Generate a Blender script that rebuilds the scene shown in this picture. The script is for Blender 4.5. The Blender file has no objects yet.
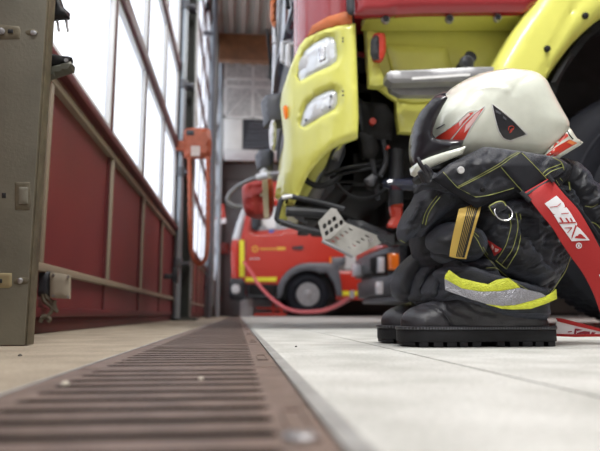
import bpy, bmesh, math, random
from mathutils import Vector, Matrix, noise
from mathutils.bvhtree import BVHTree
from mathutils.geometry import delaunay_2d_cdt
random.seed(7)
PI = math.pi
sc = bpy.context.scene
COL = sc.collection
# ------------------------------------------------------------------ camera
F = 600.0
PITCH = math.atan(88.5/F); YAW = math.atan(62*math.cos(PITCH)/F); CZ = 0.06
fw = Vector((math.sin(YAW)*math.cos(PITCH), math.cos(YAW)*math.cos(PITCH), math.sin(PITCH)))
rt = Vector((math.cos(YAW), -math.sin(YAW), 0)); up = rt.cross(fw)
CAM = Vector((0, 0, CZ))
cd = bpy.data.cameras.new('camera'); cam = bpy.data.objects.new('camera', cd); COL.objects.link(cam)
cd.sensor_width = 36; cd.lens = 36*F/600; cd.clip_start = .02; cd.clip_end = 200
M = Matrix((rt, up, -fw)).transposed().to_4x4(); M.translation = CAM; cam.matrix_world = M
cd.dof.use_dof = True; cd.dof.focus_distance = 1.12; cd.dof.aperture_fstop = 4.5
sc.camera = cam
def ray(px, py):
    return (fw + rt*((px-300)/F) - up*((py-225.5)/F)).normalized()
def W(px, py, Y):                       # point of the pixel's ray at depth Y (measuring aid)
    d = ray(px, py); return CAM + d*(Y/d.y)
def GF(px, py):
    d = ray(px, py); return CAM + d*(-CZ/d.z)
def S(Y): return Y/F                    # metres in one pixel at depth Y
# ------------------------------------------------------------------ materials
MATS = {}
def mat(name, col, rough=.5, metal=0, bump=0, bscale=200, vary=0, vscale=8, coat=0, spec=.5, emit=None, tex='noise', dirt=None):
    if name in MATS: return MATS[name]
    m = bpy.data.materials.new(name); m.use_nodes = True
    nt = m.node_tree; b = nt.nodes['Principled BSDF']; N = nt.nodes.new; L = nt.links.new
    b.inputs['Base Color'].default_value = (*col, 1); b.inputs['Roughness'].default_value = rough
    b.inputs['Metallic'].default_value = metal; b.inputs['Coat Weight'].default_value = coat
    b.inputs['Specular IOR Level'].default_value = spec
    tc = N('ShaderNodeTexCoord')
    if vary:
        n = N('ShaderNodeTexNoise'); n.inputs['Scale'].default_value = vscale; n.inputs['Detail'].default_value = 6
        L(tc.outputs['Object'], n.inputs['Vector'])
        r = N('ShaderNodeValToRGB')
        r.color_ramp.elements[0].position = .3; r.color_ramp.elements[1].position = .7
        c0 = dirt or tuple(c*(1-vary) for c in col)
        r.color_ramp.elements[0].color = (*c0, 1)
        r.color_ramp.elements[1].color = (*[min(1, c*(1+vary*.6)) for c in col], 1)
        L(n.outputs['Fac'], r.inputs['Fac']); L(r.outputs['Color'], b.inputs['Base Color'])
    if bump:
        if tex == 'weave':
            w = N('ShaderNodeTexWave'); w.inputs['Scale'].default_value = bscale; w.wave_type = 'BANDS'; w.bands_direction = 'DIAGONAL'
            L(tc.outputs['Object'], w.inputs['Vector']); src = w.outputs['Fac']
        elif tex == 'voronoi':
            w = N('ShaderNodeTexVoronoi'); w.inputs['Scale'].default_value = bscale
            L(tc.outputs['Object'], w.inputs['Vector']); src = w.outputs['Distance']
        else:
            w = N('ShaderNodeTexNoise'); w.inputs['Scale'].default_value = bscale; w.inputs['Detail'].default_value = 5
            L(tc.outputs['Object'], w.inputs['Vector']); src = w.outputs['Fac']
        bp = N('ShaderNodeBump'); bp.inputs['Strength'].default_value = bump; bp.inputs['Distance'].default_value = .002
        L(src, bp.inputs['Height']); L(bp.outputs['Normal'], b.inputs['Normal'])
    if emit:
        b.inputs['Emission Color'].default_value = (*emit[:3], 1); b.inputs['Emission Strength'].default_value = emit[3]
    MATS[name] = m; return m
def glass(name, col=(1,1,1), clear=.7, diff=(.8,.82,.86)):
    m = bpy.data.materials.new(name); m.use_nodes = True; nt = m.node_tree; nt.nodes.clear(); N = nt.nodes.new; L = nt.links.new
    o = N('ShaderNodeOutputMaterial'); t = N('ShaderNodeBsdfTransparent'); t.inputs['Color'].default_value = (*col, 1)
    d = N('ShaderNodeBsdfTranslucent'); d.inputs['Color'].default_value = (*diff, 1)
    g = N('ShaderNodeBsdfGlossy'); g.inputs['Roughness'].default_value = .05
    a = N('ShaderNodeMixShader'); a.inputs[0].default_value = clear; L(d.outputs[0], a.inputs[1]); L(t.outputs[0], a.inputs[2])
    b = N('ShaderNodeMixShader'); b.inputs[0].default_value = .06; L(a.outputs[0], b.inputs[1]); L(g.outputs[0], b.inputs[2])
    L(b.outputs[0], o.inputs['Surface']); return m
cloth = mat('charcoal cloth', (.02,.022,.03), .5, bump=.5, bscale=900, tex='weave', vary=.35, vscale=70, spec=.55)
for _c in (cloth,):
    _b = _c.node_tree.nodes['Principled BSDF']; _b.inputs['Sheen Weight'].default_value = .22; _b.inputs['Sheen Roughness'].default_value = .3; _b.inputs['Sheen Tint'].default_value = (.6,.68,.9,1)
cloth2 = mat('dark cloth panel', (.017,.018,.024), .75, bump=.5, bscale=900, tex='weave', vary=.25, vscale=50, spec=.3)
stitch_m = mat('yellow stitching', (.4,.43,.13), .7)
leather = mat('black leather', (.036,.036,.042), .36, bump=.35, bscale=500, vary=.5, vscale=25, spec=.5)
rubber = mat('black rubber', (.009,.0095,.012), .6, bump=.3, bscale=300, vary=.3, vscale=60, spec=.4)
red_web = mat('red webbing', (.52,.035,.035), .65, bump=.5, bscale=700, tex='weave', spec=.3)
white_pr = mat('white print', (.8,.8,.82), .6)
gold_web = mat('golden webbing', (.62,.42,.09), .6, bump=.4, bscale=600, tex='weave')
black_thr = mat('black thread', (.01,.01,.012), .7)
chrome = mat('steel', (.65,.65,.66), .25, 1)
zinc = mat('zinc', (.45,.45,.46), .45, 1, vary=.3, vscale=20)
shell_m = mat('cream helmet lacquer', (.73,.76,.66), .2, coat=.6, bump=.03, bscale=40, vary=.05, vscale=50)
plast_k = mat('black moulded plastic', (.018,.018,.024), .28, bump=.1, bscale=300)
refl_red = mat('red reflective film', (.62,.05,.03), .3, coat=.3)
refl_pale = mat('pale pink print and highlight', (.75,.5,.48), .3)  # tag print, and highlights painted on the helmet film
film_grey = mat('grey reflective film', (.55,.55,.55), .35)
vis_yel = mat('fluorescent yellow band', (.72,.78,.06), .5, bump=.8, bscale=350, tex='voronoi', vary=.15, vscale=80)
vis_sil = mat('silver reflective band', (.34,.34,.37), .35, .3, bump=.8, bscale=350, tex='voronoi')
truck_y = mat('yellow truck paint', (.71,.7,.15), .32, coat=.4, vary=.08, vscale=6)
truck_r = mat('red truck paint', (.3,.022,.028), .25, coat=.5)
truck_r2 = mat('bright red truck paint', (.5,.03,.015), .3, coat=.5)
trim_o = mat('orange brown trim', (.5,.13,.03), .4)
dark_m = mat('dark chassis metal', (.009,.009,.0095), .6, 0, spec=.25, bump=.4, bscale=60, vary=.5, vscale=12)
dark_g = mat('dark grey plastic', (.028,.03,.036), .45)
mid_g = mat('mid grey plastic', (.1,.105,.12), .45)
blueblk = mat('blue black gloss', (.02,.025,.05), .15, coat=.8)
alu = mat('cast aluminium', (.3,.3,.31), .45, .2, bump=.2, bscale=60, vary=.2, vscale=15)
pale_al = mat('pale perforated metal', (.5,.49,.46), .5, .3, vary=.15, vscale=20)
tyre_m = mat('tyre rubber', (.01,.011,.016), .7, spec=.2, bump=.3, bscale=80, vary=.35, vscale=8)
lamp_w = mat('clear lamp reflector', (.72,.75,.78), .12, .15, coat=.8)
lamp_o = mat('orange lamp lens', (.9,.22,.02), .2, coat=.6)
lamp_r = mat('red lamp lens', (.55,.05,.03), .2, coat=.6)
gloss_w = mat('white gloss', (.8,.8,.8), .25)
yel_s = mat('yellow stripe', (.8,.75,.03), .5)
gold_t = mat('gold lettering', (.75,.42,.05), .5)
orange_p = mat('orange paint', (.42,.1,.045), .5, vary=.2, vscale=20)
gate_r = mat('dark red gate paint', (.095,.012,.015), .5, bump=.15, bscale=120, vary=.15, vscale=5)
gate_p = mat('red gate panel', (.15,.018,.021), .45, bump=.3, bscale=180, vary=.12, vscale=3)
gate_b = mat('beige gate trim', (.26,.21,.155), .5)
gate_w = mat('white window frame', (.62,.62,.62), .5)
steel_p = mat('grey primed steel', (.17,.16,.125), .6, bump=.25, bscale=150, vary=.22, vscale=9)
steel_e = mat('worn flange steel', (.14,.12,.08), .55, .1, bump=.3, bscale=150, vary=.4, vscale=25)
post_m = mat('grey post steel', (.09,.095,.085), .5, .2, vary=.2, vscale=6)
pipe_m = mat('light steel pipe', (.3,.33,.36), .4, .5)
brown_m = mat('beige junction plastic', (.3,.26,.2), .6)
wood_m = mat('laminated timber', (.2,.09,.035), .6, vary=.35, vscale=5)
wall_m = mat('grey plaster', (.3,.28,.26), .85, vary=.08, vscale=1.5)
deck_m = mat('corrugated roof steel', (.33,.31,.27), .5, .1)
vent_m = mat('pale duct sheet', (.75,.75,.72), .5, vary=.12, vscale=3)
vent_d = mat('grey mesh filter', (.5,.5,.48), .7, bump=.5, bscale=80, vary=.3, vscale=12)
hose_r = mat('red pink hose', (.6,.1,.11), .4)
bag_m = mat('red tarpaulin', (.5,.05,.04), .5, bump=.4, bscale=12, vary=.2, vscale=8)
tan_m = mat('tan strap', (.6,.5,.35), .7)
grate_m = mat('rusty cast iron', (.17,.125,.105), .5, .15, bump=.9, bscale=130, vary=.4, vscale=30)
slot_shade_m = mat('painted slot shade', (.03,.02,.017), .7)  # darker colour that paints shade into the slot walls
edge_m = mat('steel edge strip', (.3,.3,.29), .55, .1, vary=.3, vscale=30)
# ------------------------------------------------------------------ mesh pieces: each returns (verts, faces)
def inpoly(x, y, P):
    c = False; n = len(P); j = n-1
    for i in range(n):
        xi, yi = P[i]; xj, yj = P[j]
        if (yi > y) != (yj > y) and x < (xj-xi)*(y-yi)/(yj-yi)+xi: c = not c
        j = i
    return c
def segd(x, y, a, b):
    dx, dy = b[0]-a[0], b[1]-a[1]; L = dx*dx+dy*dy
    t = 0 if L == 0 else max(0, min(1, ((x-a[0])*dx+(y-a[1])*dy)/L))
    return math.hypot(x-a[0]-t*dx, y-a[1]-t*dy)
def polyd(x, y, P, closed=True):
    n = len(P); return min(segd(x, y, P[i], P[(i+1) % n]) for i in range(n if closed else n-1))
def spline(P, closed=True, k=5):
    n = len(P); out = []
    for i in range(n if closed else n-1):
        g = lambda j: P[j % n] if closed else P[max(0, min(n-1, j))]
        p0, p1, p2, p3 = g(i-1), g(i), g(i+1), g(i+2)
        for s in range(k):
            t = s/k
            out.append(tuple(.5*(2*b+(c-a)*t+(2*a-5*b+4*c-d)*t*t+(3*b-a-3*c+d)*t**3) for a, b, c, d in zip(p0, p1, p2, p3)))
    if not closed: out.append(tuple(P[-1]))
    return out
def resample(P, sp, closed=True):
    out = []; n = len(P)
    for i in range(n if closed else n-1):
        a, b = P[i], P[(i+1) % n]; L = math.hypot(b[0]-a[0], b[1]-a[1]); k = max(1, int(L/sp+.5))
        for s in range(k): out.append((a[0]+(b[0]-a[0])*s/k, a[1]+(b[1]-a[1])*s/k))
    if not closed: out.append(P[-1])
    return out
def trifill(P, sp, holes=()):
    B = resample(P, sp); H = [resample(h, sp) for h in holes]
    pts = [Vector(p) for p in B]; edges = [(i, (i+1) % len(B)) for i in range(len(B))]
    for h in H:
        o = len(pts); pts += [Vector(p) for p in h]; edges += [(o+i, o+(i+1) % len(h)) for i in range(len(h))]
    x0 = min(p[0] for p in B); x1 = max(p[0] for p in B); y0 = min(p[1] for p in B); y1 = max(p[1] for p in B)
    j = 0; y = y0+sp*.5
    while y < y1:
        x = x0+sp*(.5 if j % 2 else 0)
        while x < x1:
            if inpoly(x, y, B) and polyd(x, y, B) > sp*.45 and not any(inpoly(x, y, h) or polyd(x, y, h) < sp*.45 for h in H):
                pts.append(Vector((x, y)))
            x += sp
        y += sp*.87; j += 1
    v, e, f, *_ = delaunay_2d_cdt(pts, edges, [], 0, 1e-5)
    out = []
    for t in f:
        cx = sum(v[i].x for i in t)/3; cy = sum(v[i].y for i in t)/3
        if inpoly(cx, cy, B) and not any(inpoly(cx, cy, h) for h in H): out.append(tuple(t))
    return [tuple(p) for p in v], out
def multi(name, parts, m, parent, **k):
    return [obj(name, [q], m, parent, **k) for q in parts]
def pillow(P, Y, T, R=10, p=2, rim=0, ref=None, Tb=None, sm=0, sp=3, smooth=True, creases=(), wr=0, wsc=30, holes=(), sk=4):
    """A solid of the outline P (image frame) standing at depth Y(px,py): bulges T towards -Y, Tb towards +Y."""
    if smooth: P = spline(P, k=sk)
    Yf = Y if callable(Y) else (lambda a, b: Y)
    if Tb is None: Tb = T
    v, f = trifill(P, sp, holes)
    outl = resample(P, sp)
    n = len(v); D = [0.]*n
    for i, (x, y) in enumerate(v):
        d = polyd(x, y, P)
        for h in holes: d = min(d, polyd(x, y, h))
        D[i] = d
    hgt = [(1-(1-min(d/R, 1))**p)**(1/p) for d in D]
    ed = {}
    for t in f:
        for a, b in ((t[0], t[1]), (t[1], t[2]), (t[2], t[0])):
            k = (min(a, b), max(a, b)); ed[k] = ed.get(k, 0)+1
    bnd = set()
    for (a, b), c in ed.items():
        if c == 1: bnd.add(a); bnd.add(b)
    if sm:
        nb = [[] for _ in range(n)]
        for a, b in ed: nb[a].append(b); nb[b].append(a)
        for _ in range(sm):
            hgt = [hgt[i] if i in bnd or not nb[i] else .5*hgt[i]+.5*sum(hgt[j] for j in nb[i])/len(nb[i]) for i in range(n)]
    V = []; Fc = []
    base = []
    for i, (x, y) in enumerate(v):
        w = W(x, y, Yf(x, y))
        if ref: q = W(x, y, ref); w = Vector((q.x, w.y, q.z))
        base.append(w); h = hgt[i]*T+rim
        if i not in bnd or rim:
            if i not in bnd:
                for line, wd, am in creases:
                    d = polyd(x, y, line, False)
                    if d < wd*2.5: h -= am*math.exp(-(d/wd)**2)
                if wr:
                    wx = x+4*noise.noise(Vector((x/14, y/14, 1))); wy = y+4*noise.noise(Vector((x/14, y/14, 7)))
                    h += wr*min(1, D[i]/6)*(noise.noise(Vector((wx/wsc, wy/wsc*1.2, Yf(x, y)*30)))+.5*noise.noise(Vector((x/wsc*2.3, y/wsc*2.3, 5))))
                    if wr > .0035: h += .6*wr*min(1, D[i]/5)*(1-abs(noise.noise(Vector((wx/11+wy/30, wy/7, 3)))*3.2))
        V.append((w.x, w.y-h, w.z))
    off = n if rim else None
    back = {}
    for i in range(n):
        if i in bnd and not rim: back[i] = i
        else:
            back[i] = len(V); w = base[i]; V.append((w.x, w.y+hgt[i]*Tb+rim, w.z))
    def area(t):
        (x0, y0), (x1, y1), (x2, y2) = v[t[0]], v[t[1]], v[t[2]]
        return (x1-x0)*(y2-y0)-(x2-x0)*(y1-y0)
    for t in f:
        if area(t) < 0: t = (t[0], t[2], t[1])
        Fc.append((t[0], t[2], t[1])); Fc.append((back[t[0]], back[t[1]], back[t[2]]))
    if rim:
        dirs = {}
        for t in f:
            if area(t) < 0: t = (t[0], t[2], t[1])
            for a, b in ((t[0], t[1]), (t[1], t[2]), (t[2], t[0])):
                k = (min(a, b), max(a, b))
                if ed[k] == 1: dirs[k] = (a, b)
        for a, b in dirs.values(): Fc.append((a, b, back[b], back[a]))
    return V, Fc
def box(x0, x1, y0, y1, z0, z1):
    V = [(x, y, z) for x in (x0, x1) for y in (y0, y1) for z in (z0, z1)]
    return V, [(0,1,3,2),(4,6,7,5),(0,4,5,1),(2,3,7,6),(0,2,6,4),(1,5,7,3)]
def frame_from(t):
    t = t.normalized(); a = Vector((0,0,1)) if abs(t.z) < .9 else Vector((1,0,0))
    u = t.cross(a).normalized(); return u, t.cross(u).normalized()
def tube(pts, r, n=10, closed=False, caps=True, flat=1):
    pts = [Vector(p) for p in pts]; V = []; Fc = []; m = len(pts)
    u = None
    for i, p in enumerate(pts):
        if closed: t = pts[(i+1) % m]-pts[i-1]
        else: t = pts[min(i+1, m-1)]-pts[max(i-1, 0)]
        t.normalize()
        if u is None: u, w = frame_from(t)
        else:
            u = (u-t*u.dot(t)).normalized(); w = t.cross(u)
        rr = r[i] if isinstance(r, (list, tuple)) else r
        for k in range(n):
            a = 2*PI*k/n; V.append(tuple(p+u*(math.cos(a)*rr)+w*(math.sin(a)*rr*flat)))
    for i in range(m if closed else m-1):
        for k in range(n):
            a = i*n+k; b = i*n+(k+1) % n; c = ((i+1) % m)*n+(k+1) % n; d = ((i+1) % m)*n+k
            Fc.append((a, b, c, d))
    if caps and not closed:
        Fc.append(tuple(range(n-1, -1, -1))); Fc.append(tuple((m-1)*n+k for k in range(n)))
    return V, Fc
def cyl(a, b, r, n=20): return tube([a, b], r, n)
def lathe(c, axis, prof, n=40, caps=True):
    """prof: (distance along axis, radius)"""
    c = Vector(c); ax = Vector(axis).normalized(); u, w = frame_from(ax); V = []; Fc = []
    for (h, r) in prof:
        for k in range(n):
            a = 2*PI*k/n; V.append(tuple(c+ax*h+u*(math.cos(a)*r)+w*(math.sin(a)*r)))
    for i in range(len(prof)-1):
        for k in range(n):
            Fc.append((i*n+k, i*n+(k+1) % n, (i+1)*n+(k+1) % n, (i+1)*n+k))
    if caps: Fc.append(tuple(range(n-1, -1, -1))); Fc.append(tuple((len(prof)-1)*n+k for k in range(n)))
    return V, Fc
def prism(P, ax, a, b):
    """2-D outline P extruded along axis ax ('x','y','z') from a to b."""
    def pt(u, v, h): return {'x': (h, u, v), 'y': (u, h, v), 'z': (u, v, h)}[ax]
    n = len(P); V = [pt(*p, a) for p in P]+[pt(*p, b) for p in P]
    Fc = [tuple(range(n)), tuple(range(2*n-1, n-1, -1))]+[(i, n+i, n+(i+1) % n, (i+1) % n) for i in range(n)]
    return V, Fc
def obj(name, parts, m, parent=None, bevel=0, sharp=35, seg=2):
    if isinstance(parts, tuple): parts = [parts]
    V = []; Fc = []
    for v, f in parts:
        o = len(V); V += [tuple(q) for q in v]; Fc += [tuple(i+o for i in t) for t in f]
    L = Vector((0, 0, 0)); r = parent
    while r is not None: L = L+r.location; r = r.parent
    V = [(x-L.x, y-L.y, z-L.z) for x, y, z in V]
    me = bpy.data.meshes.new(name); me.from_pydata(V, [], Fc)
    bm = bmesh.new(); bm.from_mesh(me)
    bmesh.ops.recalc_face_normals(bm, faces=bm.faces)
    if bevel:
        es = [e for e in bm.edges if len(e.link_faces) == 2 and e.calc_face_angle(0) > .6]
        bmesh.ops.bevel(bm, geom=es, offset=bevel, segments=seg, affect='EDGES', profile=.5, clamp_overlap=True)
    bm.to_mesh(me); bm.free()
    for p in me.polygons: p.use_smooth = True
    me.set_sharp_from_angle(angle=math.radians(sharp))
    me.materials.append(m)
    o = bpy.data.objects.new(name, me); COL.objects.link(o); o.parent = parent
    return o
def tag(o, label=None, cat=None, group=None, kind=None):
    if label: o['label'] = label
    if cat: o['category'] = cat
    if group: o['group'] = group
    if kind: o['kind'] = kind
    return o
def thing(name, label, cat, loc, group=None):
    o = bpy.data.objects.new(name, None); COL.objects.link(o); o.location = loc; o.empty_display_size = .05
    return tag(o, label, cat, group)
def root_struct(name, loc=(0,0,0)):
    o = bpy.data.objects.new(name, None); COL.objects.link(o); o.location = loc; o['kind'] = 'structure'; return o
def solo(name, parts, m, loc, label, cat, group=None, bevel=0, sharp=35):
    o = obj(name, parts, m, None, bevel, sharp)
    o.data.transform(Matrix.Translation(-Vector(loc))); o.location = loc
    return tag(o, label, cat, group)
def bvh_of(parts):
    V = []; Fc = []
    for v, f in parts:
        o = len(V); V += list(v); Fc += [tuple(i+o for i in t) for t in f]
    return BVHTree.FromPolygons([Vector(q) for q in V], Fc)
def hit(b, px, py, eps):
    for q in ((0,0),(2,2),(-2,2),(0,4),(2,-2),(-3,0)):
        h = b.ray_cast(CAM, ray(px+q[0], py+q[1]))
        if h[0] is not None:
            Yh = h[0].y; return W(px, py, Yh-eps)
    return None
def patch(P, b, eps=.0015, th=.0008, sp=2.5, smooth=False, holes=()):
    """thin panel with outline P lying on the surface b"""
    if smooth: P = spline(P, k=4)
    v, f = trifill(P, sp, holes); V = []; last = None
    for x, y in v:
        h = hit(b, x, y, eps)
        if h is None: h = last or W(x, y, 1.1)
        last = h; V.append(h)
    n = len(V); V2 = [tuple(q) for q in V]+[(q.x, q.y+th, q.z) for q in V]
    cnt = {}
    for t in f:
        for a, c in ((t[0], t[1]), (t[1], t[2]), (t[2], t[0])): cnt.setdefault((min(a, c), max(a, c)), []).append((a, c))
    Fc = [t for t in f]+[tuple(n+i for i in reversed(t)) for t in f]
    for k, l in cnt.items():
        if len(l) == 1: a, c = l[0]; Fc.append((c, a, n+a, n+c))
    return V2, Fc
def seam(P, b, r=.0008, eps=.001, smooth=True, sp=3):
    if smooth: P = spline(P, closed=False, k=5)
    P = resample([tuple(p) for p in P], sp, closed=False); pts = []
    for x, y in P:
        h = hit(b, x, y, eps)
        if h is not None and (not pts or abs(h.y-pts[-1].y) < .05): pts.append(h)
    return tube(pts, r, 5) if len(pts) > 1 else ([], [])
def wdisc(px, py, rpx, Y, th=.004):
    c = W(px, py, Y); return cyl(c, c+Vector((0, th, 0)), rpx*S(Y), 24)
# ------------------------------------------------------------------ room shell
GX0, GX1 = -.172, .047          # drain channel edges
ch = .05
def floor_mat(name, ca, cb, speck):
    m = bpy.data.materials.new(name); m.use_nodes = True; nt = m.node_tree; b = nt.nodes['Principled BSDF']; N = nt.nodes.new; L = nt.links.new
    tc = N('ShaderNodeTexCoord'); n = N('ShaderNodeTexNoise'); n.inputs['Scale'].default_value = 9; n.inputs['Detail'].default_value = 8
    n2 = N('ShaderNodeTexNoise'); n2.inputs['Scale'].default_value = 220; n2.inputs['Detail'].default_value = 4
    L(tc.outputs['Object'], n.inputs['Vector']); L(tc.outputs['Object'], n2.inputs['Vector'])
    r = N('ShaderNodeValToRGB'); r.color_ramp.elements[0].position = .35; r.color_ramp.elements[1].position = .65
    r.color_ramp.elements[0].color = (*ca, 1); r.color_ramp.elements[1].color = (*cb, 1); L(n.outputs['Fac'], r.inputs['Fac'])
    r2 = N('ShaderNodeValToRGB'); r2.color_ramp.elements[0].position = .33; r2.color_ramp.elements[1].position = .5
    r2.color_ramp.elements[0].color = (speck, speck, speck, 1); r2.color_ramp.elements[1].color = (1, 1, 1, 1); L(n2.outputs['Fac'], r2.inputs['Fac'])
    mx = N('ShaderNodeMix'); mx.data_type = 'RGBA'; mx.blend_type = 'MULTIPLY'; mx.inputs['Factor'].default_value = 1
    L(r.outputs['Color'], mx.inputs['A']); L(r2.outputs['Color'], mx.inputs['B']); L(mx.outputs['Result'], b.inputs['Base Color'])
    b.inputs['Roughness'].default_value = .75
    bp = N('ShaderNodeBump'); bp.inputs['Strength'].default_value = .5; bp.inputs['Distance'].default_value = .001
    L(n2.outputs['Fac'], bp.inputs['Height']); L(bp.outputs['Normal'], b.inputs['Normal']); return m
fl_r = floor_mat('pale concrete slabs', (.38,.38,.35), (.52,.52,.49), .72)
fl_l = floor_mat('beige screed', (.24,.2,.15), (.34,.29,.22), .62)
YB, YE = -3., 17.
def quad(x0, x1, y0, y1, z): return [(x0,y0,z),(x1,y0,z),(x1,y1,z),(x0,y1,z)], [(0,1,2,3)]
jx = [(.25, 3.2), (.31, .35)]
fparts = [box(-.8, GX0-.004, YB, YE, -.25, 0), box(GX1+.014, .262, YB, YE, -.25, 0), box(.266, 10, YB, 2.0, -.25, 0),
          box(.266, 10, 2.006, YE, -.25, 0), box(GX0-.004, GX1+.014, YB, YE, -.3, -.07), box(.262, .266, YB, YE, -.25, -.006), box(.266, 10, 2.0, 2.006, -.25, -.006)]
flo = obj('floor', fparts, fl_r); flo['kind'] = 'structure'
flo.data.materials.append(fl_l)
for p in flo.data.polygons:
    c = p.center
    if c.x < GX1 and c.x < -.1 : p.material_index = 1
# channel edge strips
e = obj('trim_1', [box(GX1+.001, GX1+.014, YB, YE, -.07, .0015)], edge_m); e['kind'] = 'structure'
e = obj('trim_2', [box(GX0-.004, GX0-.0005, YB, YE, -.07, .0012)], edge_m); e['kind'] = 'structure'
# drain grates
def grate_mesh(n=11, L=.5):
    x0, x1 = GX0, GX1; P = [(x0+.001, .002), (x1-.001, .002), (x1-.001, L-.002), (x0+.001, L-.002)]
    holes = []
    for k in range(n):
        y = .035+k*(L-.07)/(n-1); hw = .0095
        a, b = x0+.022, x1-.026
        holes.append([(a+.006, y-hw), (b-.006, y-hw), (b-.001, y-hw*.5), (b, y), (b-.001, y+hw*.5), (b-.006, y+hw), (a+.006, y+hw), (a+.001, y+hw*.5), (a, y), (a+.001, y-hw*.5)])
    v, f = trifill(P, .02, holes)
    m = len(v); zt, zb = .001, -.016
    V = [(x, y, zt) for x, y in v]+[(x, y, zb) for x, y in v]
    cnt = {}
    for t in f:
        for a, c in ((t[0], t[1]), (t[1], t[2]), (t[2], t[0])): cnt.setdefault((min(a, c), max(a, c)), []).append((a, c))
    Fc = list(f)+[tuple(m+i for i in reversed(t)) for t in f]+[(l[0][1], l[0][0], m+l[0][0], m+l[0][1]) for l in cnt.values() if len(l) == 1]
    return V, Fc
gm = grate_mesh()
rx, ry = GX1-.021, .1
emb = [box(rx, rx+.014, ry, ry+.002, 0, .0022), box(rx, rx+.014, ry+.09, ry+.092, 0, .0022), box(rx, rx+.002, ry, ry+.092, 0, .0022), box(rx+.012, rx+.014, ry, ry+.092, 0, .0022)]
g0 = None; y = -.81; k = 0; first = None
while y < 16.4:
    lab = 'rusty slotted cast iron grate of the floor drain running into the distance'
    if y < -.5 or y > .2:
        pass
    if first is None:
        r = thing('drain_grate', lab, 'drain grate', (0, y, 0), 'slotted grates along the floor drain')
        V = [(a, b+y, c) for a, b, c in gm[0]]
        gg = obj('grate', [(V, gm[1])], grate_m, r, bevel=0)
        gg.data.materials.append(slot_shade_m)
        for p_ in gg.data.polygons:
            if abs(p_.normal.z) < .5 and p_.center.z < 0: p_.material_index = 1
        ee = obj('embossed_mark', [([(a, b+y, c) for a, b, c in p[0]], p[1]) for p in emb], grate_m, r)
        first = r
    else:
        r = first.copy(); COL.objects.link(r); r.location = (0, y, 0)
        for c in list(first.children):
            d = c.copy(); COL.objects.link(d); d.parent = r
    if abs(y-.19) < .01:
        r['label'] = 'nearest drain grate, with the shiny bolt head at its right front corner'; del r['group']
        bc = GF(300, 441)
        obj('bolt', [lathe((bc.x, bc.y, .001), (0,0,1), [(0,.0085),(.0018,.0085),(.003,.0065),(.0032,.003),(.0022,.0028)], 20)], zinc, r)
    if abs(y-.69) < .01:
        r['label'] = 'second nearest slotted drain grate, just beyond the gap in front of the bolted one'; del r['group']
    y += .5; k += 1
# ---- left side: folding gates
WX = -.6
pane_m = glass('clear pane', clear=.85)
pane_f = glass('frosted pane', clear=.35, diff=(.72,.74,.8))
ZT = 5.5
RZ = [.86, 1.62, 2.4, 3.2, 4.0, 4.75, 5.45]
def gate(n, y0, y1, leaves):
    g = root_struct('door_%d' % n, (WX, y0, 0)); w = (y1-y0)/leaves
    fr = []; pnl = []; bt = []; wf = []
    for i in range(leaves+1):
        y = y0+i*w
        fr.append(box(WX-.05, WX+.012, y-.012, y+.012, .05, ZT))
    for z in RZ[1:]: fr.append(box(WX-.05, WX+.025, y0, y1, z-.045, z+.035))
    # sill: stepped dark red beam
    fr.append(box(WX-.06, WX+.02, y0, y1, .79, .88)); fr.append(box(WX-.06, WX+.045, y0, y1, .81, .84))
    fr.append(box(WX-.05, WX+.015, y0, y1, .05, .08)); fr.append(box(WX-.06, WX+.0, y0, y1, .001, .05))
    obj('frame', fr, gate_r, g, bevel=.003)
    lt = []
    lt.append(box(WX-.04, WX+.024, y0, y1, .765, .79)); lt.append(box(WX-.04, WX+.024, y0, y1, .185, .21))
    for i in range(leaves+1):
        y = y0+i*w; lt.append(box(WX-.04, WX+.022, y+.016, y+.045, .21, .765))
    obj('beige_trim', lt, gate_b, g, bevel=.002)
    for i in range(leaves):
        a, b = y0+i*w, y0+(i+1)*w
        obj('lower_panel', [box(WX-.03, WX, a+.04, b-.012, .2, .78), box(WX-.03, WX+.004, a+.012, b-.012, .08, .19)], gate_p, g)
        for j in range(len(RZ)-1):
            z0, z1 = RZ[j]+.02, RZ[j+1]-.035
            wfr = [box(WX-.035, WX+.008, a+.012, a+.05, z0, z1), box(WX-.035, WX+.008, b-.04, b-.012, z0, z1), box(WX-.035, WX+.008, a+.05, b-.04, z0, z0+.03), box(WX-.035, WX+.008, a+.05, b-.04, z1-.03, z1)]
            o = obj('window_frame', wfr, gate_w, g, bevel=.003)
            obj('pane', [box(WX-.02, WX-.014, a+.05, b-.04, z0+.03, z1-.03)], pane_m if i == 0 and n == 1 else pane_f, o)
    return g
g1 = gate(1, .88, 5.53, 5)
g0_ = gate(5, -2.5, .4, 3)
g2 = gate(2, 6.0, 10.65, 5)
g3 = gate(3, 11.1, 15.75, 5)
# gate latch on the far leaf of gate 1
lp = [box(WX+.02, WX+.1, 4.75, 4.8, .33, .37), box(WX+.09, WX+.13, 4.72, 4.83, .3, .42)]
obj('latch', lp, dark_g, g1, bevel=.005)
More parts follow.
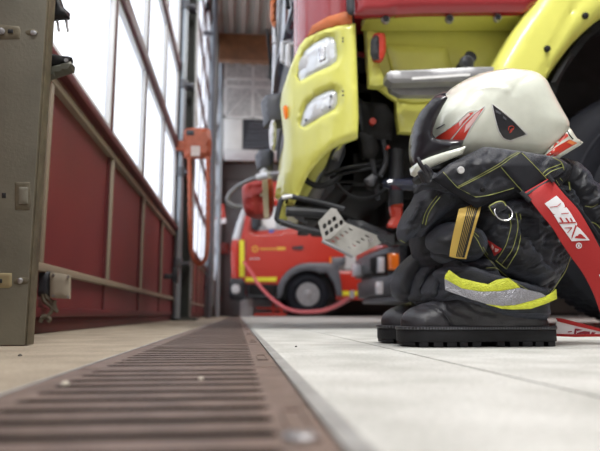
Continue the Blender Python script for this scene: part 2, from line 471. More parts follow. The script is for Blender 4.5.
# wall above the gates, posts
wf_ = obj('wall_front', [box(-.75, 10, YB-.15, YB, 0, 5.75)], wall_m); wf_['kind'] = 'structure'
wr_ = obj('wall_right', [box(10, 10.15, YB-.15, YE+.2, 0, 5.75)], wall_m); wr_['kind'] = 'structure'
wl = obj('wall_left', [box(-.75, WX-.0, YB, YE, ZT, 5.75), box(-.75, WX, YB, -2.55, 0, ZT), box(-.75, WX, .45, .86, 0, ZT), box(-.75, WX, 5.56, 5.97, 0, ZT), box(-.75, WX, 10.68, 11.07, 0, ZT), box(-.75, WX, 15.78, YE, 0, ZT)], wall_m); wl['kind'] = 'structure'
we = obj('wall_back', [box(-.75, 10, YE, YE+.2, 0, 5.75)], wall_m); we['kind'] = 'structure'
bb = obj('baseboard_back', [box(-.42, 10, YE-.02, YE, 0, .1)], mat('dark baseboard', (.1,.09,.09), .6)); bb['kind'] = 'structure'
# door in the end wall
d = root_struct('door_4', (-.1, YE, 0))
obj('door_frame', [box(-.46, -.4, YE-.05, YE, 0, 3.9), box(1.1, 1.16, YE-.05, YE, 0, 3.9), box(-.4, 1.1, YE-.05, YE, 3.84, 3.9)], mat('door frame grey', (.2,.19,.18), .6), d)
obj('door_leaf', [box(-.395, 1.095, YE-.03, YE, 0.02, 3.835)], mat('door leaf grey', (.4,.38,.37), .6), d, bevel=.005)
# posts between the gates
def post(n, y, lab):
    t = thing('gate_post', lab, 'post', (WX+.1, y, 0))
    obj('column', [box(WX, WX+.02, y-.2, y+.2, 0, 5.45), box(WX+.02, WX+.15, y-.01, y+.01, 0, 5.45), box(WX+.13, WX+.15, y-.14, y+.16, 0, 5.45)], post_m, t, bevel=.003)
    obj('guide_pipe', [cyl((WX+.05, y-.24, 0.02), (WX+.05, y-.24, 5.45), .032, 16)], pipe_m, t)
    for z in (.5, 1.35, 2.2, 3.0):
        obj('bracket', [box(WX+.02, WX+.15, y-.27, y-.13, z, z+.03), cyl((WX+.05, y-.24, z-.03), (WX+.05, y-.24, z+.06), .042, 14)], mid_g, t, bevel=.004)
    obj('slotted_rail', [box(WX+.15, WX+.165, y-.1, y-.05, .2, 5.1)]+[box(WX+.16, WX+.168, y-.104, y-.06, .6+.35*i, .85+.35*i) for i in range(12)], zinc, t)
    obj('foot_plate', [box(WX, WX+.22, y-.2, y+.2, 0, .03)], post_m, t)
    return t
p1 = post(1, 5.77, 'grey steel gate post behind the orange chain hoist, with light vertical pipe')
post(2, 10.87, 'grey steel gate post further back, between the second and third gates')
# orange hoist with chain loop
hy = 5.4
hb = thing('chain_hoist', 'orange chain hoist box with long hanging chain loop on the gate post', 'chain hoist', (-.45, hy, 1.7))
a = W(184, 157, hy); b = W(210, 129, hy)
obj('housing', [pillow([(184,134),(188,129),(207,129),(211,135),(211,153),(208,158),(187,158),(184,154)], hy+.06, .05, R=4, rim=.02, sp=4), box(WX, a.x+.06, hy+.02, hy+.1, a.z+.08, a.z+.16)], orange_p, hb)
obj('badge', [pillow([(191,146),(200,146),(200,156),(191,156)], hy-.015, .001, rim=.002, smooth=False, sp=5)], mat('pale badge', (.6,.5,.45), .5), hb)
obj('motor_cap', [pillow([(186,130),(194,130),(194,135),(186,135)], hy-.015, .008, R=2, rim=.002, smooth=False, sp=5)], dark_g, hb)
lpts = [W(189.5, 157, hy), W(190, 200, hy), W(190.5, 240, hy), W(192, 254, hy), W(195, 261, hy), W(200, 264, hy), W(205, 259, hy), W(207, 248, hy), W(208, 225, hy), W(208, 190, hy), W(208, 157, hy)]
lsm = [Vector(q) for q in spline([tuple(q) for q in lpts], closed=False, k=10)]
rr = [.016+.007*(i % 2) for i in range(len(lsm))]
obj('chain_loop', [tube(lsm, rr, 8)], orange_p, hb)
# beige rope down the post
ro = [Vector(q) for q in spline([tuple(W(*q)) for q in ((199,-190,6.3),(198.5,-100,6.3),(198,-20,6.3),(196,20,6.3),(194.5,50,6.3),(195,80,6.3),(196,126,6.3))], closed=False, k=20)]
solo('rope', [tube(ro, [.022+.006*(i % 2) for i in range(len(ro))], 8)], mat('pale rope', (.5,.46,.38), .8), (ro[-1].x, 6.3, ro[-1].z), 'thick pale rope hanging beside the grey gate post above the hoist', 'rope')
# drain pipes farther on
for (x, y, r_, lab) in ((-.43, 9.0, .04, 'grey vertical pipe on the left wall behind the chain hoist'), (-.42, 12.2, .05, 'thin vertical pipe far down the left wall before the end wall')):
    solo('wall_pipe', [cyl((x, y, 0), (x, y, 5.5), r_, 16), box(WX, x, y-.02, y+.02, 2.5, 2.56), box(WX, x, y-.02, y+.02, 4.4, 4.46)], pipe_m if r_ > .04 else mid_g, (x, y, 0), lab, 'pipe')
# red boxes
def redbox(poly, Yd, lab, white):
    t = thing('red_box', lab, 'box', tuple(W(poly[0][0], poly[0][1], Yd)))
    obj('case', [pillow(poly, Yd, .02, R=3, rim=.06, smooth=False, sp=4)], truck_r2, t)
    if white: obj('white_base', [pillow(white, Yd-.09, .004, rim=.004, smooth=False, sp=4)], gloss_w, t)
    return t
redbox([(212,207),(224,204),(226,221),(213,224)], 14.6, 'upper red box with white lower edge, high on the end of the left wall', [(214,220),(226,218),(226,223),(214,225)])
redbox([(217,243),(229,243),(229,254),(217,254)], 16.85, 'lower dark red box on the grey end wall left of the red truck', None)
bx = obj('wall_stub', [box(WX, -.5, 14.5, 14.75, 2.4, 2.8)], post_m, bpy.data.objects['red_box'])
# ---- roof
def corrug(x0, x1, y0, y1, z):
    V = []; n = int((x1-x0)/.24); Fc = []
    for i in range(n):
        x = x0+i*.24
        for dx, dz in ((0,0),(.1,0),(.13,.09),(.21,.09)): V += [(x+dx, y0, z+dz), (x+dx, y1, z+dz)]
    for i in range(len(V)//2-1): Fc.append((2*i, 2*i+2, 2*i+3, 2*i+1))
    m = len(V); V += [(a, b, c+.03) for a, b, c in V]; Fc += [tuple(m+i for i in reversed(t)) for t in Fc]
    return V, Fc
ce = obj('ceiling', [corrug(-.75, 10.1, YB, YE+.2, 5.62)], deck_m, sharp=20); ce['kind'] = 'structure'
bt = W(240, 27, 11.4).z; bl = W(240, 60, 11.4).z
for (yb, z0) in ((11.4, bl), (5.4, bl), (-.6, bl), (16.7, 4.35)):
    pts = box(-.6, 10, yb, yb+.18, z0, 5.62)
    o = obj('trim_3', [pts, box(-.6, 10, yb-.004, yb, z0+.3, z0+.305)], wood_m, bevel=.01); o['kind'] = 'structure'
# ventilation unit under the roof
vy = 13.0
A = W(223, 150, vy); Bv = W(245, 62, vy)
vt = thing('ventilation_unit', 'large pale grey ventilation unit hanging under the roof before the end wall', 'ventilation unit', (.3, vy, A.z))
zz0, zz1 = A.z, Bv.z; vx0 = A.x
zm = W(240, 118, vy).z
obj('housing', [box(vx0, vx0+1.9, vy+.03, vy+.9, zz0, zz1)], vent_m, vt, bevel=.01)
fx = [vx0, vx0+.62, vx0+1.24, vx0+1.85]
obj('frame', [box(x, x+.05, vy, vy+.03, zm, zz1) for x in fx]+[box(vx0, vx0+1.9, vy, vy+.03, z, z+.05) for z in (zm, (zm+zz1)/2+.05, zz1-.42, zz1-.05)]
    + [tube([(vx0+.1, vy+.01, zm+.05), (vx0+.6, vy+.01, (zm+zz1)/2+.02)], .015, 6), tube([(vx0+1.2, vy+.01, zm+.05), (vx0+.68, vy+.01, (zm+zz1)/2+.02)], .015, 6)], vent_m, vt)
obj('filter_mesh', [box(vx0+.05, vx0+1.85, vy+.015, vy+.031, zm+.05, zz1-.05)], vent_d, vt)
obj('black_motor', [box(vx0+1.0, vx0+1.35, vy-.1, vy+.02, zz1-.4, zz1-.15)], dark_m, vt, bevel=.02)
obj('pipework', [tube([(vx0+.45+.02*i, vy+.0-.02*(i % 3), zz0+.08+.09*i), (vx0+1.0, vy-.03, zz0+.12+.08*i), (vx0+1.6, vy-.02, zz0+.05+.1*i)], .03, 8) for i in range(7)], mid_g, vt)
obj('service_panel', [box(vx0+.02, vx0+.42, vy-.01, vy+.03, zz0+.03, zm-.03)], vent_m, vt, bevel=.01)
obj('dark_bay', [box(vx0+.43, vx0+1.8, vy+.01, vy+.032, zz0+.03, zm-.02)], dark_g, vt)
obj('hanger', [cyl((x, vy+.4, zz1), (x, vy+.4, 5.64), .015, 8) for x in (vx0+.2, vx0+1.6)], zinc, vt)
# ceiling pipe and small lamp near the top left
q = W(204, 5, 9.5)
solo('roof_bracket', [lathe((q.x, 9.5, q.z), (0,1,0), [(0,.05),(.02,.09),(.1,.09),(.14,.04)], 16), cyl((q.x, 9.56, q.z), (q.x, 9.56, 5.62), .012, 8)], dark_m, (q.x, 9.5, q.z), 'small dark round fitting under the corrugated roof, left of the timber beam', 'fitting')
# ---- steel column at the left
CX1 = W(24, 344, 1.2).x
ct = thing('steel_column', 'grey steel column at the left edge of the photo, with plates and screws', 'column', (CX1-.2, 1.22, 0))
obj('web', [box(CX1-.2, CX1, 1.2, 1.204, .002, 2.2), box(CX1-.205, CX1-.2, 1.2, 1.3, .002, 2.2)], steel_p, ct, bevel=.001)
obj('flange', [box(CX1-.004, CX1, 1.204, 1.252, .002, 2.2), box(CX1, CX1+.002, 1.21, 1.25, .002, 2.2)], steel_e, ct, bevel=.0008)
def onc(P, d=1.2, th=.0015, rim=.0008, R=2, sm_=True): return pillow(P, d, th, R=R, rim=rim, smooth=sm_, sp=2.5)
obj('lock_plate', [onc([(-8,25),(14,26),(20,28),(20,37),(17,39),(-8,38)])], steel_e, ct)
obj('screw', [onc([(-4,29),(2,28),(5,31),(3,34),(-4,34)], 1.196)], zinc, ct)
obj('lock_slot', [onc([(8,29.5),(13,29.5),(13,33),(8,33)], 1.197, sm_=False)], black_thr, ct)
obj('screw', [onc([(26,31),(31,29.5),(36,30),(38,32.5),(36,35),(30,35.5),(26,33.5)])], steel_e, ct)
obj('screw', [onc([(31,30.5),(35,31),(37,33),(35,35),(31,34.5)], 1.197)], zinc, ct)
obj('switch_plate', [onc([(15,182),(30,182),(30,186),(31,206),(30,210),(15,210)], sm_=False)], steel_e, ct)
obj('switch_plate', [onc([(19,187),(28,187),(28,204),(19,204)], 1.197, sm_=False)], steel_p, ct)
obj('bolt_hole', [onc([(2,193),(6,193),(6,198),(2,198)], sm_=False)], black_thr, ct)
obj('lock_plate', [onc([(-8,273),(12,273),(12,286),(9,288),(-8,288)], sm_=False)], mat('brass plate', (.3,.25,.14), .5, .4), ct)
obj('lock_slot', [onc([(-2,279),(2,279),(2,283),(-2,283)], 1.197, sm_=False)], black_thr, ct)
obj('screw', [onc([(14,280),(18,277.5),(28,278),(28,283),(18,284.5),(14,283)])], steel_e, ct)
obj('screw', [onc([(18,278.5),(22,278.5),(23,281),(21,283.5),(18,283)], 1.197)], zinc, ct)
# door latch arm on the column
lt_ = thing('latch_arm', 'dark metal latch arm sticking out of the steel column below the plug', 'latch', tuple(W(50, 70, 1.26)))
obj('arm', [pillow([(44,68),(50,68),(71,62),(75,67),(74,72),(50,80),(44,81)], 1.27, .01, R=3, rim=.004, smooth=False, sp=3)], mat('latch steel', (.09,.09,.07), .5, .3), lt_)
obj('spring', [pillow([(44,55),(52,54),(60,56),(70,57),(73,61),(70,66),(58,67),(44,69)], 1.275, .008, R=4, rim=.002, sp=3), tube([tuple(W(52,56,1.27)), tuple(W(60,57,1.27)), tuple(W(72,59,1.27))], .0035, 8)], dark_m, lt_)
obj('rivet', [wdisc(66, 60, 2, 1.262)], zinc, lt_)
# plug on its cable
pc = W(61, 22, 1.3)
pl_ = thing('mains_plug', 'black two-pin mains plug hanging before the bright window', 'plug', tuple(pc))
obj('body', [pillow([(55,-1),(61,-1),(64,8),(70,13.5),(70,19),(52,21),(51,15),(55,8)], 1.3, .012, R=5, rim=.002, smooth=False, sp=2.5)], mat('black plug plastic', (.01,.01,.012), .5), pl_, bevel=0)
for px, dx in ((57, 2), (66, 2)): obj('pin', [tube([tuple(W(px, 19, 1.3)), tuple(W(px+dx, 31.5, 1.3))], .003, 8)], zinc, pl_)
obj('cable', [tube([tuple(Vector(q)) for q in spline([tuple(W(58,0,1.3)), tuple(W(57,-12,1.3)), tuple(W(54,-60,1.29)), tuple(W(52,-140,1.27)), tuple(W(46,-200,1.25))], closed=False, k=5)], .0035, 8)], MATS['black plug plastic'] if 'black plug plastic' in MATS else rubber, pl_)
# junction box low at the gate
jy = 1.9
jb = thing('junction_box', 'beige junction box with cables low on the gate beside the column', 'junction box', tuple(W(60, 300, jy)))
obj('cover', [pillow([(51,272),(70,275),(70,299),(51,298)], jy-.02, .004, R=2, rim=.01, smooth=False, sp=4)], brown_m, jb)
obj('housing', [pillow([(36,270),(52,272),(52,298),(36,296)], jy, .008, R=3, rim=.02, smooth=False, sp=4), box(WX-.01, W(38,280,jy).x+.03, jy, jy+.03, W(50,290,jy).z, W(50,278,jy).z)], dark_g, jb)
obj('cover_screw', [wdisc(x, y, 1.2, jy-.037) for x, y in ((53,275),(68,277),(68,297),(53,296))], zinc, jb)
for P in ([(42,290),(44,300),(50,306),(58,312)], [(46,284),(46,296),(52,302),(56,309)], [(55,300),(53,308),(48,316),(40,318)], [(40,322),(44,316),(50,319),(48,322)]):
    pts = [tuple(W(x, y, jy-.02)) for x, y in P]
    obj('cable', [tube([Vector(q) for q in spline(pts, closed=False, k=5)], .006, 8)], mat('dusty cable', (.12,.1,.07), .7), jb)

# small grit lying on the drain and floor
for i, (px, py, r_, m_, lb) in enumerate(((65,387,.0035,'p','pale pebble on the left rim of the drain, nearer the camera'), (201,381,.0025,'p','pale crumb on the middle of the slotted drain grates'), (20,356,.003,'d','dark crumb on the beige floor near the steel column foot'), (296,347,.0025,'d','small dark crumb on the pale floor right of the drain, nearest the boots'))):
    g = GF(px, py); zz = .0012 if 200 <= px < 210 or px == 65 else 0
    v_, f_ = lathe((g.x, g.y, zz), (0,0,1), [(0,r_*.7),(r_*.3,r_),(r_*.7,r_*.8),(r_,r_*.3)], 9)
    v_ = [(x+r_*.3*noise.noise(Vector((x*900, y*900, z*900))), y+r_*.3*noise.noise(Vector((x*700, y*900, 3))), z) for x, y, z in v_]
    solo('pebble', [(v_, f_)], mat('pale grit', (.6,.56,.46), .8) if m_ == 'p' else mat('dark grit', (.05,.045,.04), .8), (g.x, g.y, zz), lb, 'pebble')
# ------------------------------------------------------------------ wheel
def wheel(parent, cx, yf, cz, R, width=.3, side=1, rimc=None, far=False):
    """outer face at y = yf looking towards -Y"""
    w = width
    prof = [(0, R*.56), (.02*side, R*.6), (-.005*side, R*.72), (.0, R*.86), (.03*side, R*.95), (.05*side, R), (.05*side, R), ((w-.05)*side, R), ((w-.02)*side, R*.94), (w*side, R*.8), (w*side, R*.56)]
    ty = obj('tyre', [lathe((cx, yf, cz), (0,1,0), prof, 72, caps=False)], tyre_m, parent, sharp=60)
    bl = []
    if not far:
        for k in range(60):
            a = 2*PI*k/60
            for j, yy in enumerate((.055, .13, .205)):
                aa = a+.05*(j % 2); c, s = math.cos(aa), math.sin(aa); t0, t1 = R-.004, R+.003
                V = []
                for dy in (0, .06):
                    for da in (-.032, .032):
                        for rr in (t0, t1):
                            V.append((cx+rr*math.cos(aa+da), yf+(yy+dy)*side, cz+rr*math.sin(aa+da)))
                bl.append((V, [(0,1,3,2),(4,6,7,5),(0,4,5,1),(2,3,7,6),(0,2,6,4),(1,5,7,3)]))
        # raised ring + marks on sidewall
        obj('tread', bl, tyre_m, ty)
        obj('sidewall_ring', [lathe((cx, yf-.004*side, cz), (0,1,0), [(0, R*.74), (-.003*side, R*.75), (-.003*side, R*.765), (0, R*.775)], 64, caps=False)], tyre_m, ty)
    rm = obj('rim', [lathe((cx, yf, cz), (0,1,0), [(-.0*side, R*.57), (.0*side, R*.54), (.03*side, R*.5), (.04*side, R*.4), (.02*side, R*.3), (.0, R*.22), (-.01*side, R*.16), (-.02*side, R*.0+.01)], 40)], rimc or pale_al, ty, sharp=30)
    obj('wheel_nuts', [cyl((cx+R*.33*math.cos(k*PI/5), yf+.06*side, cz+R*.33*math.sin(k*PI/5)), (cx+R*.33*math.cos(k*PI/5), yf-.0*side, cz+R*.33*math.sin(k*PI/5)), R*.035, 6) for k in range(10)], zinc, ty)
    return ty
# ------------------------------------------------------------------ near truck: yellow front, red cab
TY = 2.2
ty = thing('fire_truck', 'large yellow and red fire engine standing right behind the helmet', 'fire truck', (1.4, 3.4, 0))
X0, RC = .17, .34
def YB(px, py):
    k = W(px, py, 1.0).x; best = None
    for i in range(101):
        Y = TY+RC*(1-math.cos(i/100*PI/2)) if i else TY
        xc = X0+RC-math.sqrt(max(0, RC*RC-(TY+RC-Y)**2))
        if k*Y >= xc: return Y
        if best is None or xc-k*Y < best[0]: best = (xc-k*Y, Y)
    return best[1]
corner = [(352,24.5),(355,25),(356,60),(358,118),(357,139),(345,143),(332,149),(320,160),(309,173),(301,190),(294,205),(283,204),(275,197),(277,182),(282,160),(284,140),(282,120),(280,104),(282,92),(290,68),(299,47),(307,38),(318,32.5),(335,27)]
h1 = [(300,62),(304,52),(314,43.5),(327,37.5),(333,38),(336,44),(337,56),(336,62),(330,67),(314,74),(300,82),(297,78)]
h2 = [(302,116),(306,106),(314,98),(326,92),(333,90),(337,93),(337,104),(334,110),(318,119),(303,128),(300,126)]
obj('bumper_corner', [pillow(corner, YB, .02, R=4, rim=.012, smooth=False, sp=3.5, holes=[h1, h2], sm=1)], truck_y, ty, sharp=50)
def rim_ring(P, w, Yo, m, nm, par, g=1.2):
    cx = sum(p[0] for p in P)/len(P); cy = sum(p[1] for p in P)/len(P)
    O = [(cx+(x-cx)*g, cy+(y-cy)*g) for x, y in P]
for nm, hp in (('headlight', h1), ('fog_light', h2)):
    lens = [(x, y) for x, y in hp]
    o = obj(nm, [pillow(lens, lambda a, b: YB(a, b)-.002, .016, R=14, rim=.006, smooth=False, sp=3)], lamp_w, ty)
    cx = sum(p[0] for p in hp)/len(hp); cy = sum(p[1] for p in hp)/len(hp)
    if nm == 'headlight':
        for (x, y, r_) in ((305,64,9),(321,55,12)):
            obj('reflector', [pillow([(x-r_*.6,y+r_*.8),(x-r_*.7,y-r_*.2),(x-r_*.2,y-r_*.9),(x+r_*.5,y-r_),(x+r_*.7,y),(x+r_*.4,y+r_*.6)], lambda a, b: YB(a, b)-.012, .012, R=6, sp=2.5)], film_grey if x < 310 else chrome, o)
    else:
        for x, y in ((331,96),(330,107),(306,120)): obj('lamp_screw', [wdisc(x, y, 1.6, YB(x, y)-.028)], mid_g, o)
        obj('reflector', [pillow([(309,122),(311,106),(320,101),(324,115)], lambda a, b: YB(a, b)-.01, .012, R=6, sp=2.5)], film_grey, o)
# dimples and scratches
obj('rivet', [wdisc(343, y, 1, YB(343, y)-.045) for y in (38, 41, 91, 95)], dark_g, ty)
# lower extension of the corner, set back
obj('bumper_flap', [pillow([(296,150),(345,143),(335,155),(318,176),(306,200),(300,214),(284,208),(288,180)], TY+.22, .01, R=4, rim=.012, smooth=False, sp=4)], truck_y, ty)
obj('bumper_flap', [pillow([(278,203),(285,187),(290,172),(295,176),(292,205),(286,222),(279,222)], TY+.34, .01, R=3, rim=.01, smooth=False, sp=4)], truck_y, ty)
# front bumper, seen edge on
zc = W(270, 203, 3.4).z
def front(poly_yz, x, t): return prism([(a, b) for a, b in poly_yz], 'x', x, x+t)
def bowed(z0, z1, xf, t, y0=2.5, y1=4.62, bow=.05, n=14):
    P = []; Q = []
    for i in range(n+1):
        u = i/n; y = y0+(y1-y0)*u; s = 1-(2*u-1)**2
        e = .0 if 0 < i < n else .05
        P.append((xf-bow*s+e, y)); Q.append((xf-bow*s+t, y))
    pl = P+Q[::-1]
    return prism(pl, 'z', z0, z1)
obj('front_bumper', [bowed(.72, 1.06, .3, .3)], truck_y, ty, bevel=.03)
obj('grille', [bowed(1.06, 1.2, .31, .3)], dark_g, ty, bevel=.01)
obj('front_panel', [bowed(1.2, 1.5, .29, .3)], dark_g, ty, bevel=.02)
ws = obj('windscreen', [bowed(1.52, 2.6, .25, .2)], blueblk, ty, bevel=.02)
multi('wiper', [tube([(.22, 2.7+.6*i, 1.52), (.18, 2.9+.6*i, 2.1)], .012, 6) for i in range(3)], dark_m, ws)
obj('roof_front', [bowed(2.6, 3.1, .3, .4)], truck_y, ty, bevel=.04)
multi('hand_rail', [tube([(.26, y_, z_-.01), (x_, y_, z_), (x_, y_, z_+l_), (.26, y_, z_+l_+.01)], .016, 10) for x_, y_, z_, l_ in ((.215,3.0,1.38,.1), (.225,3.25,1.56,.1), (.225,2.75,1.25,.1), (.2,3.5,1.72,.1))], gloss_w, ty)
# red panel over the lamp corner and red sill
def plan(inset, a0=0, a1=90, n=16, rc=RC, x0=X0+.03):
    return [(x0+rc-(rc-inset)*math.sin(math.radians(a0+(a1-a0)*i/n)), TY+rc-(rc-inset)*math.cos(math.radians(a0+(a1-a0)*i/n))) for i in range(n+1)]
obj('corner_panel', [prism(plan(.03, 23, 88)+plan(.08, 23, 88)[::-1], 'z', 1.0, 3.0)], truck_r, ty)
obj('lower_trim', [pillow([(307,37),(312,26),(328,17),(345,12),(352,14),(352,24),(335,26),(318,31)], lambda a, b: YB(a, b)-.018, .006, R=4, rim=.004, smooth=False, sp=3)], trim_o, ty)
dl = obj('cab_door', [pillow([(354,-130),(700,-130),(700,-60),(560,-60),(540,2),(533,8),(524,14),(500,14),(420,15),(362,18),(354,17)], TY-.02, .02, R=8, rim=.015, smooth=False, sp=6)], truck_r, ty, sharp=50)
obj('panel_gap', [pillow([(351,-100),(354,-100),(354,24),(351,24)], TY+.01, .001, rim=.01, smooth=False, sp=5)], black_thr, ty)
obj('door_handle', [pillow([(347,-8),(352,-10),(354,-2),(354,12),(351,15),(347,10)], TY-.04, .008, R=3, rim=.004, sp=2.5)], dark_g, ty)
cab = obj('cab_shell', [box(.4, .98, 2.5, 4.6, 1.15, 3.1), box(.97, 2.4, 2.66, 4.6, 1.55, 3.1), box(.45, .98, 2.24, 2.6, 1.3, 3.1), box(.97, 2.4, 2.24, 2.7, 1.85, 3.1)], truck_r, ty, bevel=.05)
bd = obj('body', [box(2.5, 7.5, 2.2, 4.6, .9, 3.1)], truck_r2, ty, bevel=.03)
obj('side_window', [box(.75, 1.9, TY-.01, TY+.05, 1.75, 2.5)], blueblk, dl, bevel=.02)
# stepwell (yellow, recessed)
SW = TY+.17
well = [(363,16),(540,10),(528,26),(514,40),(500,58),(487,80),(480,110),(436,110),(412,104),(398,104),(388,97),(376,88),(366,70)]
obj('step_well', [pillow(well, SW, .008, R=3, rim=.01, smooth=False, sp=6)], truck_y, ty)
obj('step_well', [pillow([(364,16),(536,10),(530,22),(526,24),(364,24)], SW-.1, .01, R=4, rim=.06, smooth=False, sp=6)], truck_y, ty, sharp=50)
obj('step_well', [pillow([(385,45),(446,48),(452,70),(452,100),(412,103),(398,100),(392,74)], SW-.02, .012, R=6, rim=.01, smooth=False, sp=5)], truck_y, ty)
obj('step_bracket', [pillow([(366,33),(374,33.5),(377,62),(384,86),(377,88),(368,87)], SW-.1, .01, R=3, rim=.02, smooth=False, sp=4)], truck_y, ty)
obj('well_leg', [pillow([(395,101),(500,101),(500,140),(398,133),(396,118)], SW+.01, .012, R=6, rim=.02, smooth=False, sp=5)], truck_y, ty)
multi('fixing_bolt', [lathe(W(x, y, SW-.19), (0,1,0), [(-.004, .004), (-.006, .012), (.0, .017), (.012, .018)], 16) for x, y in ((386,19),(450,18.5),(498,17.5))], zinc, ty)
multi('fixing_bolt', [lathe(W(x, y, SW-.2), (0,1,0), [(-.006, .002), (-.006, .011), (.0, .012)], 12) for x, y in ((386,19),(450,18.5),(498,17.5))], dark_m, ty)
sl = obj('marker_lamp', [pillow([(372,38),(376,34),(381,33.5),(385,36),(385.5,50),(383,60),(380,62.5),(374,61),(371.5,54)], SW-.15, .012, R=4, rim=.008, sp=3)], lamp_r, ty)
obj('lamp_housing', [pillow([(371,40),(374,36),(379,35),(379,60),(374,60),(370.5,54)], SW-.163, .014, R=4, rim=.006, smooth=False, sp=3)], dark_g, sl)
obj('lamp_screw', [wdisc(377, y, 1, SW-.188) for y in (41, 53)], black_thr, sl)
# step tread
st = obj('step', [pillow([(385,76),(389,74),(476,70),(500,70),(500,80),(470,84),(391,86),(385,82)], TY-.0, .01, R=3, rim=.03, smooth=False, sp=4)], alu, ty)
obj('step_label', [pillow([(412,77.3),(462,73.6),(470,73.6),(470,75.8),(412,79.8)], TY-.045, .0005, rim=.001, smooth=False, sp=4)], gloss_w, st)
obj('tread_teeth', [pillow([(388,86),(398,86),(400,88),(404,88),(406,86),(416,86),(418,88),(423,88),(425,85),(436,85),(438,87),(443,87),(445,85),(470,84),(470,97),(400,97),(390,92)], TY+.07, .004, rim=.02, smooth=False, sp=4)], alu, st)
# filler tube with cap
c = W(466, 62, TY+.1)
cp = obj('filler_neck', [lathe(W(461, 68, SW-.02), Vector((.015,-.1,.02)), [(0,.022),(.07,.022),(.075,.026),(.085,.026)], 24)], dark_g, ty)
obj('filler_cap', [lathe(W(468, 61.5, SW-.12), (0,1,0), [(-.004,.018),(-.002,.026),(.012,.031),(.02,.031)], 32)], mid_g, cp)
obj('filler_cap', [lathe(W(468, 61.5, SW-.125), (0,1,0), [(-.004,.012),(.0,.021),(.01,.022)], 32)], dark_g, cp)
# wheel arch
arch_in = [(535,100),(538,92),(545,78),(556,62),(568,47),(580,35),(592,25),(604,17),(640,6),(700,0)]
arch = [(482,112),(483,90),(489,72),(498,55),(509,36),(520,20),(532,4),(548,-14),(575,-40),(620,-55),(700,-60)]
obj('wheel_arch', [pillow(arch+arch_in[::-1], TY+.0, .05, R=16, rim=.03, smooth=False, sp=5, creases=[([(531,92),(536,72),(545,48),(558,26),(572,8),(590,-8)], 1.8, .01)])], truck_y, ty, sharp=50)
multi('arch_bolt', [lathe(W(x, y, TY-.08), (0,1,0), [(-.01,.004),(-.008,.012),(.0,.014)], 16) for x, y in ((547,49),(585,16))], dark_m, ty)
ari = [(543,104),(545,96),(551,82),(562,66),(574,51),(586,40),(600,30),(640,14),(700,8)]
obj('arch_lining', [pillow([(533,104)]+arch_in+ari[::-1], TY+.08, .01, R=4, rim=.1, smooth=False, sp=6)], dark_m, ty)
WC = W(663, 194, 2.26)
wheel(ty, WC.x, 2.26, .51, .5)
wheel(ty, WC.x, 4.58, .51, .5, side=-1)
wheel(ty, 6.0, 2.26, .51, .5); wheel(ty, 6.0, 4.58, .51, .5, side=-1)
obj('wheel_housing', [box(WC.x-.8, WC.x+.85, 2.6, 2.63, .45, 1.5), box(WC.x-.62, WC.x+.62, 2.62, 4.3, .62, 1.12), box(WC.x-.7, WC.x-.66, 2.4, 2.7, .6, 1.05)], dark_m, ty)
# chassis
obj('chassis_frame', [box(.5, 7.4, 2.85, 2.95, .62, .85), box(.5, 7.4, 3.85, 3.95, .62, .85), box(.42, .5, 2.5, 4.3, .62, .9)], dark_m, ty, bevel=.01)
obj('engine', [box(.75, 1.9, 3.0, 3.8, .5, 1.1), cyl((.7,3.3,.62),(1.9,3.3,.62),.16,20), cyl((1.0,2.98,.7),(1.0,2.7,.7),.12,20), box(.5, .72, 2.6, 4.2, .6, 1.1), box(1.2,1.6,2.8,3.0,.5,.8)], dark_m, ty, bevel=.02)
obj('axle', [cyl((WC.x,2.4,.5),(WC.x,4.4,.5),.07,16), box(WC.x-.35,WC.x+.35,2.8,2.9,.55,.62)], dark_m, ty)
obj('inner_lining', [box(.36, 2.2, 2.5, 2.56, .62, 1.12)], dark_m, ty)
def t3(P, r, n=8, k=6): return tube([Vector(q) for q in spline([tuple(W(*p)) for p in P], closed=False, k=k)], r, n)
multi('exhaust_pipe', [t3([(352,130,2.6),(335,160,2.5),(322,182,2.5),(308,205,2.5),(300,220,2.52)], .032, 14)], mid_g, ty)
multi('exhaust_pipe', [t3([(345,128,2.46),(336,145,2.44),(331,158,2.44)], .036, 14), t3([(318,186,2.46),(312,198,2.46),(308,208,2.46)], .03, 14)], alu, ty)
obj('heat_guard', [t3([(300,168,2.35),(306,180,2.35),(318,186,2.35),(330,183,2.35),(340,176,2.4)], .012)], rubber, ty)
for i, P in enumerate(([(325,176,2.4),(345,168,2.38),(370,164,2.4),(392,158,2.45)], [(330,178,2.4),(350,172,2.4),(372,168,2.4),(395,162,2.45)], [(336,182,2.38),(345,192,2.36),(358,198,2.36),(375,196,2.4),(390,184,2.45)], [(326,172,2.4),(334,150,2.4),(350,138,2.4),(380,134,2.45)], [(360,100,2.42),(364,130,2.4),(372,160,2.4),(378,200,2.42)], [(383,140,2.4),(386,160,2.4),(380,176,2.4)])):
    obj('cable', [t3(P, .007 if i < 4 else .012)], rubber if i < 3 else dark_g, ty)
multi('bracket', [pillow(P, 2.42, .01, R=4, rim=.03, smooth=False, sp=5) for P in ([(358,134),(372,132),(378,150),(372,162),(362,158)], [(366,180),(374,176),(378,184),(374,190),(368,188)], [(360,104),(385,106),(392,118),(390,142),(362,140)], [(300,205),(318,200),(330,210),(322,222),(306,220)])], dark_m, ty, bevel=.003)
obj('hanging_hook', [pillow([(364,180),(372,174),(377,178),(373,186),(368,185)], 2.38, .01, R=3, rim=.01, smooth=False, sp=3)], mid_g, ty)
multi('red_reflector', [wdisc(373, 121, 3.6, 2.36, .03)], lamp_r, ty)
multi('red_reflector', [wdisc(388, 147, 1.6, 2.36, .03)], lamp_r, ty)
